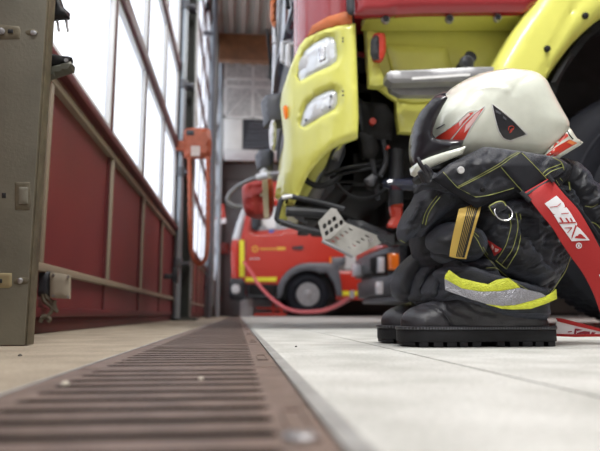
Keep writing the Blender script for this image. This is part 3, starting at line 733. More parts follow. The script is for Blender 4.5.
# beam and folding step frame under the bumper
obj('under_beam', [t3([(286,199,2.4),(310,205,2.4),(330,213,2.42),(352,222,2.45),(378,231,2.45),(396,234,2.45)], .018)], dark_m, ty)
obj('step_frame', [t3([(285,197,2.34),(291,196.5,2.34),(318,202,2.34),(344,209,2.34)], .011, 10), t3([(285,197,2.34),(281,201,2.34),(278,212,2.34),(277,219,2.34),(281,222,2.34)], .011, 10), t3([(281,222,2.34),(300,228,2.34),(322,233,2.34)], .013, 10), t3([(286,211,2.36),(306,212,2.36),(330,214,2.36)], .022, 10)], dark_g, ty)
obj('step_frame', [t3([(282,197.5,2.325),(292,196,2.325)], .008, 10)], gloss_w, ty)
# perforated folding step
def holesq(o, u, v, us, vs, du, dv):
    H = []
    for a in us:
        for b in vs:
            H.append([(o[0]+u[0]*(a+s)+v[0]*(b+t), o[1]+u[1]*(a+s)+v[1]*(b+t)) for s, t in ((-du,-dv),(du,-dv),(du,dv),(-du,dv))])
    return H
HA = holesq((321,224), (20,-14.5), (4.5,15), (.12,.36,.6,.84), (.25,.72), .075, .12)
HA = [spline(h, k=3) for h in HA]
pa = [(318,222),(331,208),(336,209),(346,224),(330,239),(323,240)]
HA = [h for h in HA if all(inpoly(x, y, pa) and polyd(x, y, pa) > .7 for x, y in h)]
perf = obj('perforated_step', [pillow(pa, 2.28, .0005, rim=.004, smooth=False, sp=3, holes=HA)], pale_al, ty)
pb = [(322,241),(345,222.5),(384,238.5),(383,242),(354,257),(350,256)]
HB = []
for r0, r1, n in (((333,246.5),(354,233.5),5), ((345,251),(366,238.5),5)):
    pass
for k in range(5):
    for (ax, ay) in ((330.5+4.4*k, 241.5-2.9*k), (347+4.4*k, 248.5-2.9*k)):
        HB.append([(ax-.2, ay-1.1), (ax+1.0, ay-1.9), (ax+4.6, ay+.2), (ax+3.4, ay+1.0)])
HB = [h for h in HB if all(inpoly(x, y, pb) and polyd(x, y, pb) > .6 for x, y in h)]
obj('plate', [pillow(pb, lambda a, b: 2.28+(a-322)/62*.12, .0005, rim=.005, smooth=False, sp=3, holes=HB)], pale_al, perf)
obj('edge_lip', [t3([(322,241,2.275),(336,248,2.28),(352,256.5,2.32)], .007)], alu, perf)
obj('release_knob', [wdisc(371, 239.5, 2.6, 2.35, .01)], chrome, perf)
obj('step_arm', [t3([(346,222,2.4),(362,232,2.4),(384,240,2.4)], .02), pillow([(345,221),(360,222),(392,236),(392,246),(384,242),(352,230)], 2.44, .01, R=4, rim=.04, smooth=False, sp=5)], dark_g, perf)
# red tow lever and glossy bar
obj('red_lever', [pillow([(389,207),(393,205),(402,204),(402,222),(400,228),(388,228),(387,224),(391,217)], 2.38, .012, R=3, rim=.012, smooth=False, sp=3)], lamp_r, ty)
obj('lever_post', [cyl(W(396, 150, 2.42), W(396, 212, 2.42), .03, 14)], dark_g, ty)
obj('gloss_bar', [pillow([(382,184),(384,180),(392,178),(404,178),(450,178),(450,190),(400,190),(386,188)], 2.3, .03, R=6, rim=.004, sp=3)], blueblk, ty)
# corner camera housings on the front
for (Yd, P, Q) in ((2.9, [(261,103),(266,96),(282,94),(285,104),(284,128),(264,127)], [(269,130),(272,120),(276,124),(276,140),(274,150),(270,148)]), (4.2, [(255,156),(259,151),(271,148),(274,155),(273,170),(257,170)], [(260,172),(264,168),(268,172),(266,180),(261,178)])):
    o = obj('mirror_housing', [pillow(P, Yd, .05, R=8, rim=.02, smooth=False, sp=4)], mid_g, ty, sharp=30)
    obj('lamp', [pillow(Q, Yd-.06, .03, R=4, rim=.004, sp=3)], gloss_w, o)
obj('clearance_lamp', [pillow([(272,-20),(276,-20),(276,22),(273,26),(270,15)], 3.0, .02, R=3, rim=.01, sp=4)], trim_o, ty)
obj('lamp_bracket', [pillow([(283,108),(287,106),(288,116),(285,119)], TY+.19, .004, R=2, rim=.002, sp=2.5)], lamp_o, ty)
# hose rail and the red bag
ho = thing('hose', 'thin grey hose arching out from the front of the yellow truck over the red bag', 'hose', tuple(W(265, 176, 3.8)))
obj('tube', [t3([(302,171,2.65),(285,172.5,3.2),(268,175,3.7),(250,180,3.75),(237,187,3.8),(229,195,3.8),(228,202,3.8),(234,206,3.8),(243,207,3.8)], .014, 10)], alu, ho)
obj('sleeve', [t3([(258,177.5,3.72),(264,176,3.68),(270,175,3.62)], .022, 12)], gloss_w, ho)
bg = thing('red_bag', 'red tarpaulin bag with tan strap hanging beside the front of the yellow truck', 'bag', tuple(W(260, 218, 3.95)))
bp_ = [(242,190),(246,184),(256,180),(270,178),(273,186),(274,205),(271,217),(262,219),(250,217),(244,210)]
obj('bag_body', [pillow(bp_, 3.95, .08, R=9, rim=.01, sp=3, wr=.02, wsc=9)], bag_m, bg)
obj('strap', [pillow([(262,179),(267.5,179),(269,218),(264,218.5)], 3.83, .003, rim=.02, smooth=False, sp=4), pillow([(260,194),(268,190),(268,193),(260,197)], 3.858, .003, rim=.003, smooth=False, sp=4)], tan_m, bg)
# ------------------------------------------------------------------ truck with grey bumper, set back between the two
T3 = 7.3
t3_ = thing('fire_truck', 'red fire engine with black bumper and orange indicator, seen under the perforated step', 'fire truck', (3.6, 8.5, 0))
def bmp(z0, z1, xf, t): return prism([(xf+.25, T3), (xf+.05, T3+.08), (xf, T3+.4), (xf-.03, T3+1.2), (xf, T3+2.0), (xf+.05, T3+2.32), (xf+.25, T3+2.4), (xf+t, T3+2.4), (xf+t, T3)], 'z', z0, z1)
XF = 1.83
b3 = obj('bumper', [bmp(.62, .9, XF, .5), bmp(.3, .56, XF+.04, .5), bmp(.56, .62, XF+.1, .4)], dark_g, t3_, bevel=.03)
def lampx(nm, px, py, w, h, m, Yd, par, dd=.04):
    c = W(px, py, Yd); a = w*S(Yd)/2; b = h*S(Yd)/2
    return obj(nm, [pillow([(px-w/2,py-h/2),(px+w/2,py-h/2),(px+w/2,py+h/2),(px-w/2,py+h/2)], Yd, .02, R=3, rim=dd, smooth=False, sp=3)], m, par)
obj('lamp_recess', [pillow([(370,258),(388,253),(388,276),(374,276),(370,270)], 7.33, .004, rim=.02, smooth=False, sp=4)], black_thr, b3)
lampx('indicator_lamp', 393, 262, 10, 16, lamp_o, 7.28, b3)
lampx('headlight', 380.5, 265, 6, 15, lamp_w, 7.25, b3)
lampx('fog_light', 379, 288, 6, 12, lamp_w, 7.27, b3)
lampx('headlight', 357.5, 270, 10, 12, lamp_w, 8.75, b3)
lampx('fog_light', 352, 294.5, 4, 8, lamp_w, 8.6, b3)
obj('cab', [box(XF+.1, XF+2.3, T3+.0, T3+2.38, .92, 3.0)], truck_r2, t3_, bevel=.05)
obj('bumper_top', [bmp(.92, 1.05, XF+.06, .5)], truck_r2, t3_, bevel=.02)
obj('under_guard', [bmp(.22, .3, XF+.12, .9)], mid_g, t3_, bevel=.02)
obj('body', [box(XF+2.4, XF+6.5, T3, T3+2.38, .6, 3.0)], truck_r2, t3_, bevel=.03)
obj('chassis', [box(XF+.6, XF+6.4, T3+.5, T3+1.9, .45, .95)], dark_m, t3_)
for yy, s in ((T3+.03, 1), (T3+2.35, -1)):
    for xx in (XF+1.4, XF+5.0): wheel(t3_, xx, yy, .5, .5, side=s, far=True)
# ------------------------------------------------------------------ far red truck seen from the side
T2 = 13.6
t2 = thing('fire_truck', 'red fire engine at the back, side view with yellow stripes and wheel with silver hub', 'fire truck', (3, 14.8, 0))
def P2(nm, P, m, par=t2, Y=T2, T=.02, R=3, rim=.01, smooth=False, holes=(), sharp=40):
    return obj(nm, [pillow(P, Y, T, R=R, rim=rim, smooth=smooth, sp=3, holes=holes)], m, par, sharp=sharp)
win = [(253,231),(254,218),(258,210),(262,206),(318,204),(322,212),(322,224),(300,227),(280,230)]
side = [(246,284),(241,283),(240,246),(241,238),(247,212),(254,190),(258,182),(345,180),(345,260),(330,263),(322,266),(312,266),(300,267),(290,272),(284,278),(279,285)]
cabd = P2('cab_side', side, truck_r2, holes=[win])
P2('side_window', win, mat('truck window', (.4,.44,.47), .15, coat=.5), cabd, Y=T2+.03, T=.004, rim=.004)
P2('seat_cover', [(262,224),(262,214),(268,209),(274,212),(276,228),(268,229)], gloss_w, cabd, Y=T2+.0, T=.004)
P2('mirror', [(251,228),(252,215),(258,211),(262,214),(261,226),(257,231)], dark_g, cabd, Y=T2-.1, T=.05, rim=.03)
P2('blue_label', [(269,230),(274,229.5),(274,232),(269,233)], mat('blue label', (.05,.15,.5), .5), cabd, Y=T2-.03, T=.002, rim=.002)
P2('front_corner', [(240,284),(232,282),(231,262),(231,246),(233,240),(240,240)], truck_r2, Y=T2+.05, T=.03, rim=.04, R=5)
P2('windscreen', [(232,240),(237,222),(245,202),(249,199),(246,212),(241,230),(239,241)], mat('windscreen pale', (.65,.68,.7), .2, coat=.5), Y=T2+.1, T=.03, rim=.02)
P2('reflective_stripe', [(239.5,240),(244,240),(244.5,277),(239.5,277)], yel_s, cabd, Y=T2-.035, T=.001, rim=.003)
P2('reflective_stripe', [(245.5,277.5),(277,277),(276,281.5),(245.5,281.5)], yel_s, cabd, Y=T2-.035, T=.001, rim=.003)
bu = P2('bumper', [(229,282),(232,278),(243,279),(246,284),(246,299),(240,301),(231,300),(229,296)], dark_g, Y=T2+.02, T=.05, rim=.04, R=5)
P2('headlight', [(231,287),(234,284.5),(239,285),(240,291),(237,293.5),(232,293)], lamp_w, bu, Y=T2-.07, T=.01, rim=.01)
sk_ = P2('side_step', [(246,283),(278,283),(276,298),(247,298)], dark_m, Y=T2+.03, rim=.03)
obj('step_rail', [tube([tuple(W(x, y, T2-.04)) for x, y in ((248,284),(248,296),(275,297.5))], .03, 8)], dark_g, sk_)
# fender arch
def ringpts(cx, cy, r, a0, a1, n=14): return [(cx+r*math.cos(math.radians(a0+(a1-a0)*i/n)), cy-r*math.sin(math.radians(a0+(a1-a0)*i/n))) for i in range(n+1)]
fen = [(277,298)]+ringpts(309, 296, 33, 165, 92)+[(330,263),(331,258),(345,257),(345,264),(338,268),(341,284),(342,296),(337,296),(334,284),(327,273)]+ringpts(308, 296, 25.5, 62, 175)+[(280,298)]
P2('wheel_arch', fen, mid_g, Y=T2-.02, T=.03, rim=.06, R=3)
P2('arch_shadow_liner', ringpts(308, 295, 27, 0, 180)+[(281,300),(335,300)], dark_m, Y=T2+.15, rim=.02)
wc = W(308, 295, T2)
wheel(t2, wc.x, T2-.0, .5, .485, far=True, rimc=alu)
wheel(t2, wc.x, T2+2.3, .5, .485, side=-1, far=True, rimc=alu)
wheel(t2, wc.x+3.8, T2-.0, .5, .485, far=True, rimc=alu); wheel(t2, wc.x+3.8, T2+2.3, .5, .485, side=-1, far=True, rimc=alu)
em = P2('crest', [p for p in ringpts(255, 249, 3.2, 0, 345, 16)], gold_t, cabd, Y=T2-.035, T=.001, rim=.003)
P2('crest_centre', [p for p in ringpts(255, 249, 1.7, 0, 345, 12)], truck_r2, em, Y=T2-.042, T=.001, rim=.002)
xs = 260.
lt = []
for i in range(13):
    w_ = 1.3+.5*((i*7) % 3)/2
    if xs+w_ < 277: lt.append(pillow([(xs,248),(xs+w_*.7,248),(xs+w_*.7,250),(xs,250)], T2-.035, .001, rim=.003, smooth=False, sp=3))
    xs += w_
lt.append(pillow([(277,247),(285.5,247),(285.5,250),(277,250.3)], T2-.035, .001, rim=.003, smooth=False, sp=3))
obj('gold_lettering', lt, gold_t, cabd)
multi('small_lettering', [pillow([(x,258),(x+2.2,258),(x+2.2,259.6),(x,259.6)], T2-.035, .001, rim=.003, smooth=False, sp=3) for x in (250,253.5,257)], film_grey, cabd)
P2('door_handle', [(292,247),(302,245.5),(304,248),(301,249.5),(293,249)], dark_g, cabd, Y=T2-.06, T=.01, rim=.01)
P2('door_seam', [(245,240),(245.8,240),(246.3,276),(245.6,276)], dark_g, cabd, Y=T2-.032, T=.001, rim=.002)
P2('side_panel', [(331,240),(352,240),(356,258),(356,270),(334,269),(334,262)], film_grey, Y=T2+.05, rim=.03)
P2('side_lamp', [(329.5,257),(331.5,257),(331.5,263),(329.5,263)], lamp_o, Y=T2-.09, rim=.01)
P2('red_locker', [(336,271),(420,271),(420,300),(336,300)], truck_r2, Y=T2+.05, rim=.03)
P2('reflective_stripe', [(338,291),(400,291),(400,295.5),(338,295.5)], yel_s, Y=T2-.0, rim=.003, T=.001)
obj('cab_shell', [box(wc.x-1.45, wc.x+.8, T2+.12, T2+2.35, 1.0, 3.05), box(wc.x-1.5, wc.x+.7, T2+.3, T2+2.3, .5, 1.0)], truck_r2, t2, bevel=.06)
obj('body', [box(wc.x+1.0, wc.x+5.5, T2+.12, T2+2.35, .9, 3.05)], truck_r2, t2, bevel=.03)
obj('chassis', [box(wc.x-1.2, wc.x+5.2, T2+.6, T2+1.9, .42, .95)], dark_m, t2)
# red hose / charging cable hanging between the two trucks
obj_h = [Vector(q) for q in spline([tuple(W(*q)) for q in ((244,262,13.5),(251,272,13.3),(259,285,12.9),(270,297,12.4),(283,307,11.8),(297,311.5,11.2),(312,312,10.6),(326,310,10),(340,304,9.4),(350,298,8.9))], closed=False, k=6)]
solo('charging_cable', [tube(obj_h, .035, 10)], hose_r, tuple(obj_h[30]), 'pinkish red cable sagging in front of the far truck wheel', 'cable')
# things under the far truck
ch_ = thing('jack_stand', 'low red stand on the floor under the far truck, beside the white block', 'stand', tuple(GF(265, 318.2)))
def P4(nm, P, m, par, Y, rim=.05): return obj(nm, [pillow(P, Y, .005, R=2, rim=rim, smooth=False, sp=3)], m, par)
YS = 13.9
P4('base', [(254,313),(286,313),(286,316),(254,316)], truck_r2, ch_, YS, .1)
P4('upright', [(256,307),(283,308),(283,310),(256,309)], truck_r2, ch_, YS, .04); P4('upright', [(272,303),(274,303),(275,314),(272,314)], truck_r2, ch_, YS, .04); P4('upright', [(280,304),(282,304),(283,314),(280,314)], truck_r2, ch_, YS, .04)
wb = W(240, 302, 14.2); wb2 = W(253, 302, 14.2)
solo('white_block', [box(wb.x, wb2.x, 14.2, 14.5, .002, .4)], gloss_w, (wb.x, 14.2, 0), 'white block on the floor under the front of the far red truck', 'block', bevel=.01)
# ------------------------------------------------------------------ boots
YBt = 1.125
pairT = []
def boot():
    t = thing('boot', 'nearer black leather work boot, fully visible toe, under the folded trouser leg', 'boot', (W(470,330,YBt).x, YBt, 0))
    upper = [(408,328),(408,320),(411,313.5),(417,308.5),(425,305),(430,303),(440,300),(447,294),(453,286),(470,282),(500,282),(540,284),(549,290),(551,305),(551,344),(418,344),(411,335)]
    cr = [([(430,303),(438,308),(446,317),(451,327)], 1.6, .004), ([(452,296),(449,306),(456,312),(470,316)], 2, .003), ([(462,300),(475,310),(492,314)], 2.5, .003), ([(470,300),(488,306),(500,308)], 2, .002), ([(424,307),(434,313),(441,322)], 1.2, .0015)]
    u = pillow(upper, YBt, .044, ref=YBt-.045, R=24, p=2, rim=.004, sm=4, sp=2.5, creases=cr, wr=.002, wsc=12)
    obj('upper', [u], leather, t, sharp=60)
    b = bvh_of([u])
    obj('toe_seam', [seam([(432,304),(440,309),(447,317),(452,327)], b, .0012, .0004), seam([(434,304),(442,309),(449,317),(454,327)], b, .0006, .0006)], leather, t)
    xt, xh = W(397, 330, YBt).x, W(560, 330, YBt-.05).x
    def hw(x, g=0):
        L = xh-xt+2*g; u = (x-xt+g)/L
        h = .052+.005*math.exp(-((u-.28)/.2)**2)-.004*math.exp(-((u-.62)/.15)**2)
        if u < .2: h *= math.sqrt(max(0, 1-(1-u/.2)**2.2))
        if u > .86: h *= math.sqrt(max(0, 1-((u-.86)/.14)**4*.5))
        return h+g
    def foot(x0, x1, g=0, n=24):
        A = []; B = []
        for i in range(n+1):
            tt = (1-math.cos(PI*i/n))/2; x = x0+(x1-x0)*tt; h = hw(x, g); A.append((x, YBt-h)); B.append((x, YBt+h))
        return A+B[::-1]
    obj('sole', [prism(foot(xt, xh), 'z', .0095, .031)], rubber, t, bevel=.0015, sharp=45)
    lug = []; nl = 12
    for i in range(nl):
        a_ = xt+.004+(xh-xt-.004)*i/nl; b_ = xt+.004+(xh-xt-.004)*(i+1)/nl-(.006, .009, .007)[i%3]
        if i == 6: continue
        z0 = .0005 if 0 < i else .003
        lug.append(prism(foot(a_, b_, -.001, 8), 'z', z0, .01))
    obj('lugs', lug, rubber, t, bevel=.002, sharp=45)
    obj('welt', [prism(foot(xt-.001, xh+.001, .0015), 'z', .031, .0375)], leather, t, bevel=.0015, sharp=45)
    st = []
    x = xt+.006
    while x < xh-.02:
        h = hw(x)+.0016; st.append(box(x-.0014, x+.0014, YBt-h-.0008, YBt-h+.003, .0325, .0362)); x += .0052
    so = bpy.data.objects
    obj('welt_ribs', st, mid_g, t)
    return t
bt1 = boot()
bt2 = bt1.copy(); COL.objects.link(bt2); bt2['label'] = 'farther black leather work boot, mostly hidden behind the nearer boot'
for c in list(bt1.children):
    d = c.copy(); COL.objects.link(d); d.parent = bt2
bt2.location = bt1.location+Vector((-.008, .125, 0))
bt1['group'] = bt2['group'] = 'pair of work boots'
# ------------------------------------------------------------------ trousers
tr = thing('bunker_trousers', 'charcoal firefighter trousers folded down over the boots, yellow stitching', 'trousers', (W(500,300,1.14).x, 1.15, 0))
def YC(px, py=0): return 1.045+.018*((px-500)/58)**2
def pw(P, Y, T, R, **k): return pillow(P, Y, T, R=R, sp=2.3, sm=k.pop('sm', 3), wr=k.pop('wr', .009), wsc=k.pop('wsc', 22), **k)
body = []
body.append(pw([(432,186),(484,186),(545,182),(570,190),(582,225),(562,262),(548,292),(500,300),(450,300),(430,285),(414,262),(408,225),(418,195)], 1.2, .06, 26))
# right thigh / pocket mass
body.append(pw([(470,212),(482,202),(505,196),(530,190),(550,205),(566,232),(574,250),(566,262),(556,276),(546,284),(536,287),(522,285),(506,277),(492,268),(478,250),(468,232)], 1.125, .072, 30, sm=6, wr=.008, wsc=26,
    creases=[([(520,262),(535,268),(552,262)], 5, .004), ([(498,206),(512,204),(524,206)], 3, .008), ([(474,215),(488,216),(500,222),(510,222)], 2.5, .011), ([(482,226),(494,230),(503,226)], 2.5, .008), ([(530,240),(524,256),(530,266)], 3, .008), ([(505,238),(513,244),(520,254)], 2.2, .007), ([(485,236),(500,242),(508,252)], 2.2, .005), ([(540,236),(556,240),(568,236)], 5, .005), ([(536,262),(550,255),(566,252)], 4, .004), ([(520,278),(540,280),(556,272)], 5, -.003)]))
# right rear
body.append(pw([(548,160),(562,160),(574,166),(586,178),(598,192),(610,215),(622,240),(618,262),(596,262),(575,240),(560,215),(548,190)], 1.2, .075, 26,
    creases=[([(575,172),(590,190),(603,212)], 3, .006), ([(556,190),(565,212),(580,235)], 3, .01), ([(582,200),(596,222),(606,245)], 3, -.005)]))
# upper left lobe
body.append(pw([(436,180),(424,187),(416,192),(411,202),(404,212),(399,222),(397,232),(399,241),(405,243),(412,238),(424,236),(434,228),(445,223),(460,219),(478,212),(480,202),(465,188)], 1.145, .06, 18, wr=.004,
    creases=[([(416,196),(419,206),(413,216),(407,226)], 2.5, .012), ([(430,196),(420,212),(415,226),(414,236)], 2.5, .012), ([(425,190),(430,200),(424,208)], 3, -.008), ([(404,240),(416,236),(428,230)], 3, .01), ([(446,212),(436,220),(430,228)], 3, .014), ([(445,196),(460,202),(472,206)], 3, .012), ([(410,210),(404,222),(400,234)], 3, -.006), ([(436,204),(428,216),(420,230)], 4, -.005), ([(402,226),(408,232),(406,240)], 2, .006)]))
# knee bulge
body.append(pw([(425,241),(427,235),(433,229),(441,224),(452,222),(466,224),(480,230),(486,245),(480,258),(468,262),(455,260),(441,257),(430,250)], 1.105, .05, 15, sm=5, wr=.002, creases=[([(428,246),(440,251),(455,254),(470,254)], 2, .004), ([(446,226),(444,238),(448,248)], 5, -.003)]))
body.append(pw([(430,252),(437,251),(448,254),(456,258),(453,263),(443,264),(434,260)], 1.12, .035, 6, wr=.003))
# under the knee, behind gold strap
body.append(pw([(452,258),(466,262),(486,258),(498,274),(505,284),(490,290),(474,286),(458,280),(444,276),(444,264)], 1.12, .035, 8, creases=[([(460,262),(470,270),(486,272)], 2.2, .014), ([(452,266),(464,276),(480,280)], 3, .008), ([(478,262),(490,272),(500,280)], 2.5, .006)]))
# lower left folds
body.append(pw([(430,244),(422,246),(410,255),(400,264),(393,275),(391,286),(394,297),(402,301),(409,300),(412,288),(416,277),(425,267),(440,260),(436,250)], 1.23, .05, 9, wr=.002, sm=2))
body.append(pw([(440,257),(428,261),(418,268),(411,278),(408,290),(409,300),(418,304),(440,303),(452,288),(450,268)], 1.195, .055, 10, wr=.002, sm=2, creases=[([(444,266),(432,269),(421,278),(416,292)], 2, .016), ([(446,282),(434,284),(428,294)], 2.5, .014)]))
body.append(pw([(446,268),(436,269),(427,276),(421,286),(420,297),(426,303),(446,300),(454,284)], 1.155, .05, 9, wr=.002, creases=[([(450,274),(440,278),(432,290)], 2, .014), ([(452,284),(444,290),(438,299)], 1.8, .01)]))
body.append(pw([(414,304),(424,296),(440,286),(452,282),(462,290),(456,306),(430,306)], 1.175, .05, 8, wr=.003, creases=[([(424,302),(438,292),(450,286)], 2, .006)]))
# cuff over the boot
cuff = [(446,268),(470,262),(500,272),(540,282),(557,286),(557,300),(558,312),(557,323),(540,324),(520,321),(500,316),(480,308),(462,303),(444,302),(442,297),(446,288),(445,278)]
body.append(pillow(cuff, lambda a, b: YC(a)+.062, .056, ref=1.065, R=10, sp=3, sm=2, wr=.003, wsc=20, creases=[([(443,296),(462,298),(484,306),(505,313),(530,318),(557,318)], 1.5, .006), ([(448,292),(470,297),(500,309),(530,313),(556,312)], 1.8, -.004)]))
bo = obj('trouser_cloth', body, cloth, tr, sharp=70)
# waist: front wall of the folded opening
waist = [(433,177),(441,169),(452,162),(468,154),(484,148),(500,149),(520,151),(545,155),(562,160),(572,172),(560,186),(548,192),(530,196),(505,204),(476,208),(455,194),(440,186)]
wa = pw(waist, 1.085, .022, 10, sm=3, wr=.004, creases=[([(520,200),(500,200),(480,205)], 3, .003)])
obj('waist_lining', [wa], cloth2, tr, sharp=70)
flap = [(432,179),(440,171),(449,164),(461,158),(474,151.5),(483,147),(495,148),(510,150),(524,152),(540,155),(556,157),(566,163),(566,170),(556,177),(545,181),(530,188),(527,195),(517,192),(505,197),(490,202),(477,208.5),(464,200),(449,191),(439,184)]
def YF(px, py): return 1.055+.00006*max(0, 470-px)**1.3+.0001*max(0, px-530)**1.35+.0009*max(0, 165-py)**1.1
fl = pillow(flap, YF, .007, R=4, rim=.002, smooth=False, sp=2.5, sm=1, wr=.004, wsc=24, creases=[([(440,184),(458,194),(476,202),(492,198),(512,192)], 3, .002), ([(486,160),(500,156),(516,158)], 5, -.002), ([(530,165),(545,168),(556,166)], 4, .003), ([(470,170),(490,180),(505,178)], 6, .002)])
flo_ = obj('waist_flap', [fl], cloth, tr, sharp=60)
fb = bvh_of([fl])
# hem of the flap folds (lower band)
hem = patch([(433,179.5),(443,172),(457,187.5),(476,197.5),(490,195.5),(505,191),(517,187.5),(527,194),(517,192),(505,197),(490,202),(477,208),(464,200),(449,191)], fb, .002, .0015, 2.5)
obj('hem_band', [hem], cloth2, flo_)
puck = pw([(413,192),(417,186),(424,181),(431,174),(436,173),(444,182),(452,192),(446,193),(434,190),(424,190),(416,194)], 1.075, .014, 5, creases=[([(425,184),(434,186)], 1.2, .004), ([(430,179),(440,184)], 1.2, .004), ([(421,188),(434,190)], 1.2, .004)], wr=.002)
obj('elastic_gather', [puck], cloth, tr, sharp=70)
# belt loop panel over the red strap
blp = pillow([(500.5,166),(511,158),(521.5,152),(534,164),(548,179),(538,187),(527,196),(514,182)], lambda a, b: YF(a, b)-.012, .0025, R=3, rim=.0015, smooth=False, sp=2.5, sm=1)
lo = obj('belt_loop', [blp], cloth2, tr, sharp=60)
lb = bvh_of([blp])
ALL = bvh_of(body+[wa, fl, puck, blp])
sts = [([(443,172),(450,180),(458,188),(467,193),(476,197),(490,195),(505,191),(514,188)], .0011), ([(458,188),(478,178),(500,166),(511,158),(520,152.5)], .0008), ([(458,186.5),(478,176),(499,164),(508,157.5),(518,151.8)], .0006),
       ([(501,167),(513,181),(525.5,194.5)], .0009), ([(522,153),(534,165),(547,179)], .0009),
       ([(437,196),(430,205),(425,214),(422.5,224)], .001), ([(440,197),(433,206),(428,215),(425.5,225)], .001),
       ([(466,228),(476,238),(485.5,255),(501,271.5),(516.6,283),(532,292),(544.5,296)], .0008), ([(571,256),(566,270),(558,284),(551,293)], .0008),
       ([(509,214),(511,225),(509,235),(505,247),(496,261)], .0008), ([(516,213),(518,225),(516.6,235),(512,250),(501,265)], .0008), ([(520,214),(522,225),(521,235),(517.5,250),(512,260),(506.5,269)], .001),
       ([(495.6,260.6),(506.5,269)], .0014), ([(543,173.5),(548,169),(556,166),(562,163.5)], .0009), ([(545,176),(552,171),(563,167)], .0009), ([(553,157.5),(558,160),(562,163),(564,170)], .0011),
       ([(568,178),(576,190),(586,203),(600,218)], .0009), ([(569,182),(570,190)], .0016), ([(585,206),(592,207),(598,204)], .0007), ([(591,222),(596,224),(600,228)], .0012), ([(400,240),(405,243)], .001), ([(556,180),(562,190),(566,200)], .0006), ([(560,178),(567,188),(571,202)], .0006),
       ([(486,268),(496,268),(502,273)], .0007), ([(483,247),(488,255)], .0007), ([(474,232),(479,237)], .0007)]
multi('stitching', [s for s in (seam(P, ALL, r*.75) for P, r in sts) if s[0]], stitch_m, tr)
# snaps
def snap(px, py, r, m, nm='snap_button'):
    c = hit(ALL, px, py, .0015); R_ = r*S(c.y)
    return obj(nm, [lathe(c, (0,-1,0), [(-.002,R_*.98),(0,R_),(.0012,R_*.9),(.0018,R_*.6),(.0014,R_*.45),(.0016,R_*.1)], 24)], m, tr)
snap(461, 170, 4, mat('white snap', (.75,.75,.75), .3, .3)); snap(483, 190, 2.6, dark_m)
# D ring with loop
c = W(503.5, 212.5, 1.028); rr_ = 9.6*S(1.028)
ring = [c+Vector((rr_*math.cos(a), .006*math.sin(a), rr_*math.sin(a)*.95)) for a in [2*PI*i/36 for i in range(36)]]
dr = obj('d_ring', [tube(ring, .0013, 8, closed=True)], chrome, tr)
lt = pillow([(489,207.5),(498,202.5),(502,202),(506,205),(507,208.5),(500,212),(495,215),(492,212)], 1.034, .004, R=3, rim=.001, sp=2)
lo2 = obj('ring_loop', [lt], cloth, tr); l2b = bvh_of([lt])
obj('loop_stitching', [seam([(489.5,206),(497,202),(503,201.8),(506,206)], l2b, .001, .001), seam([(489,206.5),(492,212),(495,215.5)], l2b, .0008, .001)], stitch_m, lo2)
# gold strap with dark threads
gs = [(459,209),(472,205),(483,199),(479,215),(472,238),(466,259),(458,258.5),(449.5,256.5),(450,250),(454,230)]
def YG(a, b): return 1.043+.022*max(0, min(1, (216-b)/12))+.0002*max(0, b-225)
gp = pillow(gs, YG, .0006, rim=.0008, smooth=False, sp=3)
gso = obj('gold_strap', [gp], gold_web, tr); gb = bvh_of([gp])
thr = []
for f in (.38, .47, .56, .65, .74, .82):
    pts = []
    for t in (0, .25, .5, .75, 1):
        xl = 459.5+(450-459.5)*t; xr = 482.5+(466.5-482.5)*t; yl = 210+(256-210)*t; yr = 201+(258-201)*t
        pts.append((xl+(xr-xl)*f, yl+(yr-yl)*f))
    pts = [(p[0], max(p[1], 206)) for p in pts]
    thr.append(seam(pts, gb, .0010 if f != .82 else .0016, .0004))
obj('dark_threads', thr, black_thr, gso)
# pocket patch, red tag
obj('pocket_patch', [patch([(521.5,216),(539,218.5),(540,239),(530,240),(521,238)], ALL, .0025, .0015)], cloth2, tr)
obj('red_tag', [patch([(487.5,240),(492,242.5),(497,246),(502,249),(500,252),(494.5,256),(492,250)], ALL, .003, .001)], red_web, tr)
obj('tag_print', [patch([(492,244),(494,247),(493,250),(491.5,247)], ALL, .0045, .0005, 1.5), patch([(495,248),(499,249.5),(497,252),(495,252)], ALL, .0045, .0005, 1.5)], refl_pale, bpy.data.objects['red_tag'])
# reflective band
def Yr(a, b): return YC(a)+.0-.002
by1 = [(449,270),(445.5,275),(444.5,279),(452,283),(462,288.5),(480,291.5),(500,291.2),(520,287.6),(516,283.5),(508,278),(503,278.5),(496,280),(488,284.3),(476,282),(460,278)]
bs = [(444.5,279),(445.2,290),(456,294),(470,299),(488,304.5),(502,305.8),(515,305),(532,300.5),(546,296),(541,293),(532,291),(520,287.8),(500,291.4),(480,291.7),(462,288.7),(452,283.2)]
by2 = [(486,304.2),(502,305.9),(518,304),(534,299.8),(546,296),(552,292.5),(556,289),(556.8,299),(545,304),(530,309),(514,309.6),(502,308.8)]
rb = obj('reflective_band', [pillow(P, Yr, .0012, R=3, rim=.0012, smooth=False, sp=2.5, wr=.003, wsc=14) for P in (by1, by2)], vis_yel, tr, sharp=60)
obj('silver_stripe', [pillow(bs, lambda a, b: Yr(a, b)-.0008, .0012, R=3, rim=.0012, smooth=False, sp=2.5, wr=.003, wsc=14, creases=[([(445,283),(455,288),(468,297)], 1.2, .003)])], vis_sil, rb, sharp=60)
